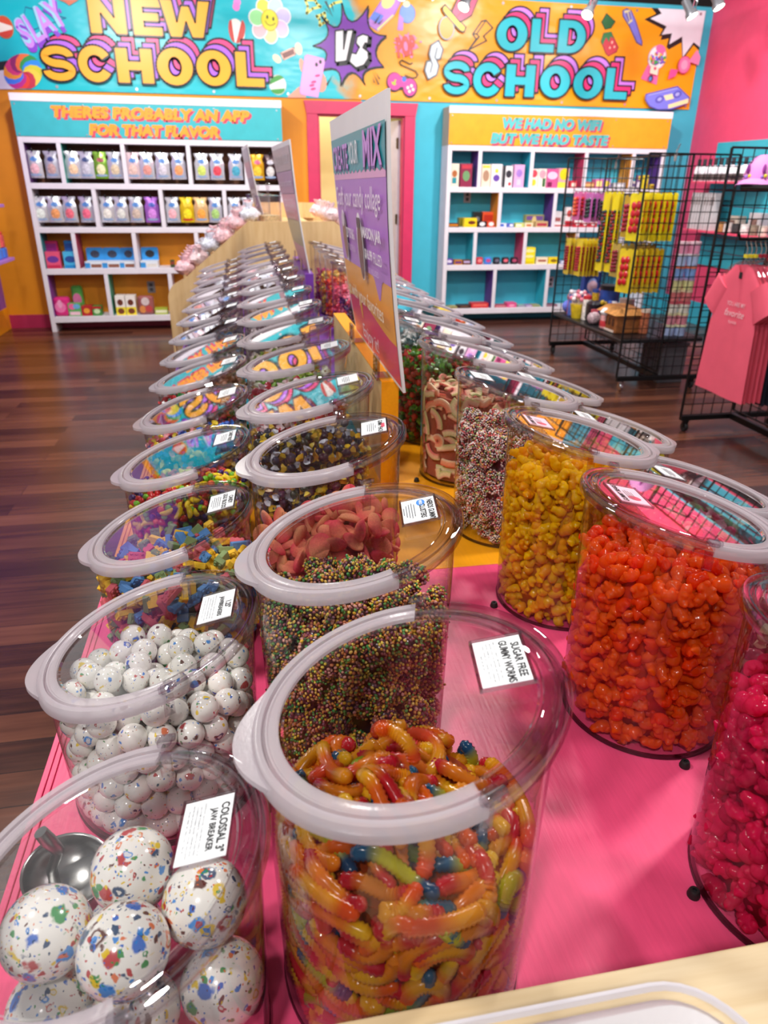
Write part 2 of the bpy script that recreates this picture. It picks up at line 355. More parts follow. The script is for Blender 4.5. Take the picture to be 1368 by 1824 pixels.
def letters(A, items, fills, offs, ow, ol='#241f2c'):
    """items: (letter, pixel box); back layers first, every layer filled and outlined"""
    for col, (dx, dy) in zip(fills, offs):
        for ch, (x0, y0, x1, y1) in items:
            a, b = A.conv(x0, (y0 + y1) / 2), A.conv(x1, (y0 + y1) / 2); c, d = A.conv((x0 + x1) / 2, y1), A.conv((x0 + x1) / 2, y0)
            u = A.conv(x0 + 1, y0)[0] - A.conv(x0, y0)[0]
            F = lambda p: (a[0] + (b[0] - a[0]) * p[0] + dx * u, c[1] + (d[1] - c[1]) * p[1] - dy * u)
            st, loops = glyph(ch)
            for i, q in enumerate(st): A.poly([F(p) for p in q], col, True, same=i > 0)
            for i, q in enumerate(loops): A.line([F(p) for p in q], ow, ol, True, True, same=i > 0)
bn = thing('wall_banner', 'long teal and orange vinyl banner reading NEW SCHOOL VS OLD SCHOOL across the back wall', 'banner', (0, 0, 0))
def banner_sheet():
    t = NT('banner_print'); co = t.coord(); sx = t.n('ShaderNodeSeparateXYZ', {0: co})
    nz = t.n('ShaderNodeTexNoise', {'Vector': co, 'Scale': 3.2, 'Detail': 5.0})
    k = t.math('ADD', sx.outputs[0], t.math('MULTIPLY', t.math('SUBTRACT', nz.outputs[0], .5), 1.0))
    f = t.n('ShaderNodeMapRange', {0: k, 1: 1.12, 2: 1.36}).outputs[0]
    c = t.mixc(f, lin('#06bccb'), lin('#f7a10c'))
    gl = t.n('ShaderNodeMapRange', {0: t.math('ABSOLUTE', t.math('SUBTRACT', k, 1.3)), 1: .02, 2: .2, 3: .75, 4: 0.0}).outputs[0]
    c = t.mixc(gl, c, lin('#c88719'))
    wv = t.n('ShaderNodeTexNoise', {'Vector': t.coord((1.2, 1, 2.5)), 'Scale': 2.5, 'Detail': 2.0})
    p = t.n('ShaderNodeBsdfPrincipled', {'Base Color': c, 'Roughness': .32})
    t.put(p.inputs['Normal'], t.n('ShaderNodeBump', {'Height': wv.outputs[0], 'Strength': .35, 'Distance': .03}).outputs[0])
    return t.done(p.outputs[0])
BZ0, BZ1, BX0, BX1 = 2.262, 3.19, -2.46, 5.07
MB().bb((BX0, BY, BZ0), (BX1, BY + .006, BZ1)).build('vinyl_sheet', banner_sheet(), bn)
z1 = lambda x, y: XZ(x / 2, y / 2)
z2 = lambda x, y: XZ(684 + x / 2, y / 2)
zA = lambda x, y: XZ(420 + x / 6.218, y / 6.218)
zB = lambda x, y: XZ(640 + x / 6.218, y / 6.218)
zC = lambda x, y: XZ(1040 + x / 6.218, y / 6.218)
zD = lambda x, y: XZ(x / 5.948, y / 5.948)
zE = lambda x, y: XZ(800 + x / 5.2615, y / 5.2615)
K = '#17151b'
def art(name, conv, fn):
    A = Art(conv, BY); fn(A); A.mb.build(name, A.mats, bn)
art('lettering', z1, lambda A: letters(A, [('N', (316, -12, 450, 124)), ('E', (470, -6, 582, 131)), ('W', (572, 2, 752, 137)), ('S', (148, 162, 272, 292)), ('C', (278, 162, 405, 296)), ('H', (415, 172, 548, 300)), ('O', (558, 170, 690, 308)), ('O', (698, 178, 825, 310)), ('L', (838, 185, 942, 313))],
    ['#f0428a', '#b565f2', '#f9ad1c'], [(28, -36), (14, -18), (0, 0)], .016))
art('lettering', z2, lambda A: letters(A, [('O', (396, 60, 510, 186)), ('L', (519, 67, 607, 190)), ('D', (616, 72, 717, 194)), ('S', (207, 216, 305, 340)), ('C', (312, 222, 420, 347)), ('H', (428, 230, 535, 348)), ('O', (550, 233, 660, 352)), ('O', (668, 238, 775, 356)), ('L', (782, 242, 865, 358))],
    ['#cf83f0', '#e5307c', '#14b8c9'], [(28, -31), (14, -16), (0, 0)], .016))
def a_burst(A):
    sp = [(558, 82), (584, 62), (573, 30), (602, 48), (609, 6), (627, 39), (656, 11), (659, 51), (688, 64), (669, 90), (683, 119), (650, 127), (650, 151), (626, 129), (607, 153), (598, 124), (563, 129), (582, 97)]
    q = []
    for i in range(0, 18, 2):
        a, v, b = Vector(sp[i]), Vector(sp[i + 1]), Vector(sp[(i + 2) % 18])
        for j in range(6):
            u = j / 6; q.append(tuple(a * (1 - u) ** 2 + (v * 2 - (a + b) / 2) * 2 * u * (1 - u) + b * u * u))
    A.poly([(x + 2.5, y + 3) for x, y in q], K); A.out(q, '#7c2fae', K, .014)
    V = [(597, 55), (612, 53), (612, 88), (618, 54), (629, 53), (617, 109), (597, 111)]
    S = [(656, 64), (646, 61), (636, 66), (634, 77), (640, 84), (634, 96), (626, 94), (622, 110), (634, 121), (648, 116), (656, 104), (655, 92), (646, 85), (650, 77), (655, 78)]
    for d in (1, 0):
        for P in (V, S):
            if d: A.poly([(x + 4, y + 4) for x, y in P], K); A.line([(x + 4, y + 4) for x, y in P], .03, K, True)
            else: A.out(P, '#f4f2f8', K, .014)
art('printed_burst', XZ, a_burst)
def a_flower(A):
    for i, c in enumerate(['#e6ec4e', '#c9e2f6', '#cfc6f4', '#f3c9ef', '#f6ec9a', '#f7bcc4', '#9eea9e']):
        a = math.radians(118 - i * 51.4); cx, cy = 378 + 148 * math.cos(a), 225 - 158 * math.sin(a)
        A.oval((cx, cy), 92, 84, '#f2f4f8', a + .1); A.oval((cx, cy), 80, 72, c, a + .1)
    A.oval((375, 225), 90, 98, '#f4ea2c', ol='#e2cf2a', ow=.008)
    A.oval((348, 190), 10, 18, K); A.oval((415, 212), 10, 18, K)
    A.line([(325, 235), (345, 268), (375, 285), (410, 280), (435, 260)], .008, '#a8921a')
art('printed_flower', zA, a_flower)
def a_phone(A):
    A.poly([(565, 1082), (700, 960), (760, 1010), (780, 1082)], '#f2a08a'); A.oval((735, 730), 28, 72, '#f2a08a', .2)
    A.oval((930, 900), 72, 105, '#f2a08a', .3)
    A.out([(790, 605), (975, 650), (985, 690), (910, 1080), (720, 1045), (708, 1010), (765, 620)], '#e9a9ec', '#d98ae0', .006)
    A.oval((936, 686), 16, 20, K); A.oval((893, 716), 16, 20, K)
    for p in ((905, 838), (862, 908), (842, 945), (857, 985)): A.oval(p, 30, 12, '#cf3a86', .2)
art('printed_phone', zA, a_phone)
def a_caramel(A):
    A.out([(500, 590), (640, 530), (662, 600), (530, 660)], '#7b4340', '#f0b9a4', .012)
    A.oval((455, 650), 52, 36, '#f2eec0', -.6); A.oval((695, 540), 40, 60, '#f2eec0', .2)
art('printed_caramel', zA, a_caramel)
art('printed_mint', zA, lambda A: A.oval((465, 940), 92, 96, '#eef2ee', ol='#cdd8cf', ow=.005).oval((455, 900), 82, 52, '#3a9c3a', .4, a0=0, a1=PI).oval((465, 985), 78, 50, '#3a9c3a', .1, a0=PI, a1=2 * PI))
art('printed_gumball', zA, lambda A: A.oval((10, 345), 88, 118, '#f2efe9', .2).oval((35, 350), 64, 118, '#c8413a', -.35, a0=-PI / 2, a1=PI / 2).oval((-30, 345), 48, 110, '#c8413a', .1, a0=PI / 2, a1=1.5 * PI))
art('printed_gummy', zA, lambda A: A.oval((15, 25), 42, 34, '#f08ad6').oval((5, 75), 40, 40, '#ee7fd0'))
for P_ in ([(770, 0), (798, 70), (785, 150), (850, 95), (940, 75), (895, 40), (880, 0)], [(895, 180), (930, 215), (930, 285), (968, 255), (1025, 245), (990, 205), (985, 140), (950, 165)], [(1045, 70), (1090, 35), (1170, 15)]):
    art('printed_star', zA, lambda A: A.line(P_, .022, '#ece56a', len(P_) > 4))
for P_ in ([(980, 15), (1005, 10), (1080, 195)], [(978, 92), (1002, 100), (1082, 188)], [(1050, 40), (1068, 38), (1088, 150)], [(1075, 825), (995, 940), (1018, 952)], [(1018, 840), (962, 885), (972, 900)]): art('printed_dash', zA, lambda A: A.poly(P_, K))
def a_left(A):
    A.poly([(-80, 745), (60, 715), (160, 945), (-80, 945)], '#e6e2f2'); A.line([(-80, 712), (70, 690)], .07, K)
    cols = ['#e8413a', '#c22a94', '#3f7df0', '#f39a2d', '#d8357e', '#8f1d6a', '#f0713a', '#2f9a4c', '#2a8ef0', '#d9cf35', '#f2d04a', '#c8324a']
    for i, c in enumerate(cols):
        q = [(245, 765)]
        for r in (.3, .55, .8, 1): a = 2 * PI * i / 12 + r * 1.4; q.append((245 + 205 * r * math.cos(a), 765 + 195 * r * math.sin(a)))
        for a in (.25, .5, .75): b = 2 * PI * (i + a) / 12 + 1.4; q.append((245 + 205 * math.cos(b), 765 + 195 * math.sin(b)))
        for r in (1, .8, .55, .3): a = 2 * PI * (i + 1) / 12 + r * 1.4; q.append((245 + 205 * r * math.cos(a), 765 + 195 * r * math.sin(a)))
        A.poly([(x, min(y, 940)) for x, y in q], c)
    A.oval((50, 290), 90, 104, '#efe6dc', ol='#e08a4a', ow=.01); A.oval((45, 270), 88, 80, '#d9502f', -.3, a0=.25, a1=PI - .2); A.oval((55, 320), 82, 72, '#cf4030', .2, a0=PI + .2, a1=2 * PI - .1)
    A.line([(228, 362), (275, 75), (700, 190), (228, 362)], .006, '#1d83b0')
    x0, z0 = zD(425, 232); xd = Vector((math.cos(.52), 0, math.sin(.52))); yd = Vector((-math.sin(.45), 0, math.cos(.45)))
    for k, (c, d) in enumerate((('#8a3fd0', (.03, -.045)), ('#9fd6f4', (0, 0)), ('#cf8ff2', (.014, -.006)))):
        put_text(A.mb, 'SLAY', (x0 + d[0], A.lay(), z0 + d[1]), xd, yd, .24, .46, A.mi(c), .05 if k < 2 else .012, ref=.05 if k < 2 else .012)
    A.poly([(620, 0), (840, 0), (790, 30), (740, 62), (690, 25)], '#d06a4a'); A.oval((185, 292), 12, 14, '#8a3fd0'); A.oval((640, 118), 14, 22, '#8a3fd0', .3)
art('printed_lollipop', zD, a_left)
def a_mid(A):
    A.out([(270, -30), (480, -30), (385, 170), (205, 345), (95, 270), (95, 235)], '#c98ae6', '#8f6ad0', .008)
    A.poly([(385, 170), (372, 160), (195, 318), (205, 345)], '#ece79a'); A.poly([(165, 125), (270, 175), (215, 265), (115, 205)], '#6a8af0'); A.oval((320, 10), 85, 62, '#ece79a', .7)
    A.oval((532, 150), 86, 88, '#7ea4f4', ol='#5f86e0', ow=.006); A.poly([(440, 150), (420, 335), (482, 340), (490, 210)], '#c98ae6'); A.oval((520, 45), 40, 30, '#e9eac2')
    for p, r in (((510, 510), 95), ((420, 525), 28), ((610, 515), 34), ((515, 400), 20), ((590, 420), 32), ((555, 580), 24), ((575, 630), 16), ((678, 465), 12), ((400, 435), 14)): A.oval(p, r, r * .8, '#f78ac0')
    A.poly(star(515, 500, 150, 70, 8, .2), '#f78ac0')
    x0, z0 = zB(515, 515)
    for c, o_ in (('#c8322e', .06), ('#ee5a4e', .03)): put_text(A.mb, 'POP', (x0, A.lay(), z0), (.985, 0, .17), (-.17, 0, .985), .17, .19, A.mi(c), o_, ref=.03)
    A.line([(585, 700), (560, 712), (470, 668), (442, 690), (455, 718), (620, 790), (645, 830), (625, 860), (580, 865), (505, 835)], .012, '#5a4718')
    A.oval((385, 910), 88, 92, '#2d1430'); A.oval((558, 975), 82, 92, '#2d1430'); A.poly([(385, 815), (590, 885), (520, 985), (430, 1000)], '#2d1430')
    A.oval((388, 905), 78, 80, '#ea3d9e'); A.oval((556, 968), 72, 80, '#ea3d9e'); A.poly([(390, 828), (570, 892), (500, 965), (420, 965)], '#ea3d9e')
    A.poly([(350, 905), (378, 912), (390, 880), (408, 888), (395, 918), (408, 935), (385, 950), (362, 938)], '#a8c23a'); A.oval((492, 880), 26, 26, '#3f6fd6')
    for p in ((533, 973), (573, 953), (550, 1015), (590, 995)): A.oval(p, 15, 15, '#f2efd6')
    A.line([(875, 455), (920, 550), (895, 655), (850, 665)], .012, '#5f7078'); S = [(870, 452), (920, 550), (893, 655), (848, 665), (875, 732), (850, 832), (757, 885), (718, 782), (742, 682), (786, 676), (765, 605), (788, 505)]
    A.out(S, '#dfe9f4', '#5b6a74', .013); A.line([(855, 535), (832, 640), (848, 665)], .01, '#5b6a74'); A.line([(786, 676), (803, 715), (780, 808)], .01, '#5b6a74')
    for P in ([(145, 800), (218, 935), (203, 943)], [(175, 805), (228, 878), (215, 885)], [(140, 850), (168, 920), (155, 922)], [(240, 150), (160, 262), (175, 268)], [(268, 215), (205, 268), (215, 278)]): A.poly(P, K)
    A.oval((958, 318), 88, 108, '#8fa9b8', .1); A.oval((958, 318), 76, 96, '#f6a514', .1)
    A.out([(910, 100), (940, 60), (1170, 310), (1150, 362), (1110, 350), (930, 150)], '#f4d01c', K, .012)
    A.out([(1090, -20), (1310, -20), (1230, 180), (1105, 250), (1015, 140)], '#e5386e', K, .012); A.line([(1060, 205), (1150, 110), (1210, -10)], .01, '#a01840'); A.poly([(1170, 110), (1200, 60), (1185, 120)], '#f7c4d2')
art('printed_toys', zB, a_mid)
def a_bolt(A):
    A.line([(345, 190), (408, 262), (322, 340), (350, 382), (182, 468), (252, 370), (222, 320), (305, 200)], .014, K, True); A.line([(345, 192), (258, 318), (282, 345), (252, 370)], .012, K); A.line([(222, 320), (258, 318)], .012, K); A.line([(282, 345), (182, 468)], .012, K)
art('printed_bolt', zE, a_bolt)
def a_right(A):
    wb_ = [(1350, 120), (820, 92), (862, 150), (735, 205), (915, 292), (860, 385), (975, 368), (945, 492), (1088, 405), (1095, 635), (1215, 468), (1282, 520)]
    A.poly([(1300, 118), (750, 88), (800, 152), (668, 215), (875, 322), (830, 408), (865, 395), (850, 445), (940, 425), (915, 520), (940, 550), (1080, 470), (1090, 665), (1215, 500), (1275, 560)], K); A.poly(wb_, '#ece8f4')
    A.out([(250, 150), (345, 240), (300, 310), (235, 325), (195, 245)], '#276b3c', '#123a20', .008); A.out([(215, 370), (300, 355), (380, 525), (360, 575), (270, 622), (240, 590), (188, 460)], '#c73746', '#8a1f2c', .008)
    A.poly([(215, 370), (300, 350), (330, 430), (295, 405), (278, 470), (245, 415), (205, 500), (190, 455)], '#2f7d48'); A.oval((310, 470), 10, 14, '#f2b8a8'); A.oval((285, 530), 9, 12, '#f2b8a8'); A.oval((335, 520), 9, 12, '#f2b8a8')
    A.out([(428, 120), (470, 98), (520, 120), (572, 240), (640, 460), (638, 505), (580, 470), (500, 290), (430, 180)], '#7f7fe0', '#4d4a8a', .01); A.poly([(440, 120), (505, 110), (535, 235), (490, 270)], '#d9cf9a'); A.poly([(452, 150), (476, 140), (500, 235), (488, 250)], '#6a5fb0'); A.poly([(486, 135), (506, 130), (525, 215), (508, 230)], '#6a5fb0')
    A.poly([(705, 715), (830, 735), (800, 940), (625, 872)], '#f56fb0'); A.oval((805, 640), 98, 102, '#f2f4f6', ol='#e7b6cf', ow=.01); A.oval((845, 545), 56, 36, '#f56fb0', -.3)
    rg = random.Random(3)
    for i in range(46):
        a = rg.uniform(0, 2 * PI); r = 84 * math.sqrt(rg.random()); A.oval((805 + r * math.cos(a), 655 + .8 * r * math.sin(a)), 12, 12, rg.choice(['#2f8ad8', '#e0382f', '#f4c62a', '#b04ad0', '#38a84a', '#ee6aa8', '#5a5fe0']), n=10)
    A.poly([(722, 725), (805, 750), (790, 840), (705, 815)], '#f6e3cf'); A.oval((765, 765), 14, 14, '#d83a6a'); A.oval((717, 872), 26, 30, '#3a2a3a', .2); A.oval((712, 880), 16, 18, '#4a8ad0')
    A.poly([(905, 885), (935, 770), (1020, 780), (985, 850)], '#f0549c'); A.oval((1085, 725), 66, 74, '#f57ab0', ol='#e0447c', ow=.008); A.oval((1085, 725), 36, 42, '#f9a8cc'); A.poly([(1130, 690), (1225, 560), (1262, 640), (1240, 730), (1165, 700)], '#f58aba')
    A.out([(660, 1050), (1010, 962), (1140, 1085), (1125, 1145), (940, 1215), (790, 1218), (700, 1180), (655, 1110)], '#7a83ea', '#4c4fa8', .01); A.poly([(905, 1165), (1130, 1095), (1125, 1145), (905, 1208)], '#f0e8b0'); A.poly([(855, 1065), (950, 1042), (970, 1095), (880, 1120)], '#efe9b8')
    for p in ((810, 1105), (1005, 1050)): A.oval(p, 48, 32, '#5a5fc8', .3); A.oval(p, 24, 16, '#a9b2f4', .3)
    A.line([(690, 1060), (1005, 985)], .01, '#a9b2f4')
art('printed_nostalgia', zC, a_right)
gm = MB().lathe([(.006, 0), (.014, .004), (.014, .006), (.006, .006)], 10, M=TR((0, 0, 0), (PI / 2, 0, 0))).mesh('grommet', mat('steel', '#b9b6bc', .3, .9))
for i in range(11):
    for z in (BZ0 + .03, BZ1 - .03): link('grommet', gm, bn, (BX0 + .05 + i * (BX1 - BX0 - .1) / 10, BY - .001, z))
# ------------------------------------------------------------------ the two white shelf units and what stands on them
M_WH = mat('white_paint', '#e2dde6', .45, bump=.1, bs=60, var=.03)
M_CAP = mat('white_cap', '#f1eef2', .45, var=.02)
SY = 8.19                                                    # front plane of both units
ROWZ = [1.443, 1.037, .640, .158]; BZT = [1.795, 1.39, .985, .583, .098]; BZB = [1.845, 1.443, 1.037, .640, .158]
ROWT = [1.795, 1.39, .985, .583]
def shelf_unit(x0, label, hd_col, lines, txt_col, sh_col, backs, liners):
    W = 2.515; t = thing('shelf_unit', label, 'shelf', (x0, SY, 0))
    for x in (0, W - .045): MB().bb((x, 0, .0), (x + .045, YB - SY - .016, 1.845)).build('side_panel', M_WH, t, bevel=.003)
    for a, b in zip(BZT, BZB): MB().bb((.045, 0, a), (W - .045, YB - SY - .016, b)).build('shelf_board', M_WH, t, bevel=.003)
    odd, even = [.36, .95, 1.575, 2.137], [.62, 1.263, 1.895]
    for r in range(4):
        for x in (odd if r % 2 == 0 else even): MB().bb((x - .02, .002, BZB[r + 1]), (x + .02, YB - SY - .016, BZT[r])).build('divider', M_WH, t, bevel=.002)
        if backs[r]: MB().bb((.045, YB - SY - .022, BZB[r + 1]), (W - .045, YB - SY - .0165, BZT[r])).build('back_panel', backs[r], t)
        xs = [.045] + [v for x in (odd if r % 2 == 0 else even) for v in (x - .02, x + .02)] + [W - .045]
        for i, c in enumerate(liners[r]):
            if c is None: continue
            xx = xs[2 * i + 1] if liners[4] else xs[2 * i]; d = -.004 if liners[4] else .004
            MB().bb((min(xx, xx + d), .012, BZB[r + 1] + .001), (max(xx, xx + d), YB - SY - .023, BZT[r] - .001)).build('side_liner', mat('liner_' + c.strip('#'), c, .5), t)
    MB().bb((0, 0, 1.845), (W, YB - SY - .016, 2.205)).build('header_box', mat('raw_header', '#b8ab9a', .6), t)
    MB().bb((-.004, -.012, 2.142), (W + .004, .02, 2.208)).build('header_cap', M_CAP, t, bevel=.003)
    hs = MB().bb((.0, -.006, 1.85), (W, 0, 2.142)).build('header_sign', mat('header_' + hd_col.strip('#'), hd_col, .42, bump=.5, bs=3), t)
    lt = MB(); k = 0
    for body, cx, cz, wd, ht in lines:
        for c, (dx, dz), o_ in ((1, (.020, -.017), .07), (0, (0, 0), .07)):
            put_text(lt, body, (cx + dx, -.0075 - .001 * (1 - c), cz + dz), (1, 0, .0), (.17, 0, .985), ht, wd, c, o_)
    lt.build('lettering', [mat('letter_' + txt_col.strip('#'), txt_col, .45), mat('letter_' + sh_col.strip('#'), sh_col, .45)], hs)
    g = MB()
    for i in range(5):
        for z in (1.866, 2.118): g.lathe([(.0, .0), (.009, .001), (.007, .004), (0, .005)], 8, M=TR((.03 + i * .61, -.006, z), (PI / 2, 0, 0)))
    g.build('pushpin', mat('steel'), hs)
    return t
BRN = mat('brown_pegboard', '#6a3f28', .7, bump=.2, bs=40)
shelf_unit(-2.048, 'white shelf unit under the teal header reading THERES PROBABLY AN APP FOR THAT FLAVOR', '#35b3bd',
    [('THERES PROBABLY AN APP', 1.27, 2.062, 1.86, .105), ('FOR THAT FLAVOR', 1.29, 1.917, 1.24, .105)], '#f8a02a', '#d83f5f',
    [BRN, BRN, None, None], [['#5a3170', '#2f8f86', None, None, None], [None] * 4, ['#1f7f86', '#a83a5a', None, None, None], ['#7a3f95', '#2f8f76', None, None], 0])
shelf_unit(2.203, 'white shelf unit under the orange header reading WE HAD NO WIFI BUT WE HAD TASTE', '#efa01c',
    [('WE HAD NO WIFI', 1.13, 2.062, 1.13, .108), ('BUT WE HAD TASTE', 1.13, 1.917, 1.33, .108)], '#52b7b9', '#cf3f62',
    [None] * 4, [['#5b2f86', '#2aa3b8', '#b92f58', '#d88a1a', '#5b2f86'], ['#d88a1a', '#5b2f86', '#2aa3b8', None], ['#2aa3b8', '#b92f58', '#c27a22', None, None], ['#5b2f86', '#2aa3b8', '#b92f58', None], 1])
# foil pouches on pegs
def pouch_front(u, v, off=0.0):
    wv = .072 * (1 - .27 * math.exp(-((v - .80) / .10) ** 2) - .05 * math.exp(-((v - .3) / .2) ** 2))
    b = .026 * max(0, 1 - abs(2 * u - 1) ** 2.6) * max(0, 1 - abs(2 * v - .86) ** 3.2 / 1.25) + .0015 * math.sin(19 * u + 13 * v)
    return ((2 * u - 1) * wv, -(max(b, .0015) + off), v * .235)
def pouch_meshes():
    n = 12; foil = MB()
    for sgn in (1, -1):
        vs = [pouch_front(i / n, j / n) for j in range(n + 1) for i in range(n + 1)]
        vs = [(x, y * sgn, z) for x, y, z in vs]
        fs = [(j * (n + 1) + i, j * (n + 1) + i + 1, (j + 1) * (n + 1) + i + 1, (j + 1) * (n + 1) + i) for j in range(n) for i in range(n)]
        foil.add(vs, fs if sgn > 0 else [f[::-1] for f in fs])
    def patch(cu, cv, ru, rv, off=.0015):
        k = 20; return MB().add([pouch_front(cu, cv, off)] + [pouch_front(cu + ru * r * math.cos(2 * PI * i / k), cv + rv * r * math.sin(2 * PI * i / k), off) for r in (.5, 1) for i in range(k)],
            [(0, 1 + i, 1 + (i + 1) % k) for i in range(k)] + [(1 + i, 1 + k + i, 1 + k + (i + 1) % k, 1 + (i + 1) % k) for i in range(k)])
    return foil.mesh('pouch_foil', [None], 60), patch(.5, .34, .30, .20).mesh('pouch_window', [None], 60), patch(.52, .70, .26, .09).mesh('pouch_logo', [None], 60), patch(.5, .12, .4, .05).mesh('pouch_strip', [None], 60)
PF, PW, PL, PS = pouch_meshes()
def omat(o, m):
    o.material_slots[0].link = 'OBJECT'; o.material_slots[0].material = m; return o
FOIL = mat('silver_foil', '#dcdde6', .24, .55, bump=.5, bs=25)
PEG = mat('black_metal', '#101013', .4, .6)
def pouch(px, py, zoom, row, cell, word, win, foil=None, logo='#4f7fc0', strip='#8fa6c8'):
    p = at(*zoom(px, py), Y=8.27); z0 = ROWZ[row] + .045
    t = thing('candy_pouch', f'{word} candy pouch, {ORD[row]} row {ORD[cell]} cell of the left shelf', 'pouch', (p.x, 8.27 + RNG.uniform(-.01, .01), z0), RNG.uniform(-.16, .16), 'foil candy pouches on the left shelf unit')
    omat(link('foil_bag', PF, t), mat('foil_' + foil.strip('#'), foil, .26, .35, bump=.5, bs=25) if foil else FOIL)
    omat(link('candy_picture', PW, t), mat('pic_' + win.strip('#'), win, .3, var=.35, vs=60)); omat(link('printed_logo', PL, t), mat('pic_' + logo.strip('#'), logo, .3, var=.2, vs=60)); omat(link('bottom_strip', PS, t), mat('pic_' + strip.strip('#'), strip, .3))
    t.scale = (1, 1, 1.02)
    pg = tag(MB().tube([(p.x, YB - .03, z0 + .236), (p.x, 8.235, z0 + .236), (p.x, 8.225, z0 + .25)], .005, 6).ball((p.x, 8.225, z0 + .252), .011, 8, 6).build('peg_hook', PEG), f'black peg hook behind the {word} pouch, {ORD[row]} row {ORD[cell]} cell', 'hook', 'pegs behind the candy pouches')
q3 = lambda x, y: (x / 4.0235, 230 + y / 4.0235)
q4 = lambda x, y: (260 + x / 3.8, 230 + y / 3.8)
q6 = lambda x, y: (760 + x / 4.2433, 190 + y / 4.2433)
q1 = lambda x, y: (960 + x / 4.886, 240 + y / 4.886)
for a in [(250, 250, q3, 0, 0, 'pale pink', '#e6b4bf'), (372, 255, q3, 0, 0, 'grey and red', '#c9a5a0', '#c9cad6', '#3f4f8a'), (525, 262, q3, 0, 1, 'peach and white', '#ecc6a4'), (622, 265, q3, 0, 1, 'plain silver', '#c9c8d6', '#c9cad8', '#3f4f7a'),
          (722, 262, q3, 0, 1, 'bright green', '#e6e0b0', '#7fae3c', '#9a3f4c'), (825, 272, q3, 0, 1, 'white and tan', '#d9c4a6'), (955, 270, q3, 0, 2, 'rose and cream', '#dcb9b2', '#e0c6cf'), (1055, 275, q3, 0, 2, 'red and green dotted', '#d8928a'),
          (1165, 275, q3, 0, 2, 'silver grey', '#cfc9d6'), (1280, 275, q3, 0, 2, 'orange and lime', '#f0a068'), (378, 265, q4, 0, 3, 'lime green', '#c9d86a'), (482, 265, q4, 0, 3, 'white with red bow', '#e04a5a'), (608, 265, q4, 0, 3, 'white and sea blue', '#4aa3c0'),
          (752, 255, q4, 0, 4, 'golden yellow', '#e8c23a', '#d9a21c', '#c04f7a'), (842, 265, q4, 0, 4, 'dark maroon', '#d6d0d0', '#3a1f26', '#b9b6c4')]: pouch(*a)
for a in [(292, 570, q3, 1, 0, 'white and mint', '#dfe6e0'), (395, 570, q3, 1, 0, 'white and orange', '#e59a62'), (500, 570, q3, 1, 0, 'white and rose red', '#ea7080'), (620, 570, q3, 1, 0, 'white and hot pink', '#f2708c'), (768, 570, q3, 1, 1, 'cream white', '#e6e2da'),
          (868, 570, q3, 1, 1, 'white and grey', '#dcdcd6'), (975, 570, q3, 1, 1, 'white and tan', '#cbb6a8'), (1088, 570, q3, 1, 1, 'lilac and blue', '#d48ae0', '#b06fd0', '#3a4fae'), (180, 540, q4, 1, 2, 'white and pink', '#efb0ba'), (278, 540, q4, 1, 2, 'yellow and red', '#f2dc2a', '#e6c21e', '#d8b81c', '#c0342f'),
          (372, 540, q4, 1, 2, 'orange and cream', '#f0a24a', '#e8c088', '#d9c090'), (470, 540, q4, 1, 2, 'white and leaf green', '#a9cf7a'), (600, 530, q4, 1, 3, 'white and ivory', '#e8e4dc'), (694, 520, q4, 1, 3, 'white and slate', '#d6d6de')]: pouch(*a)
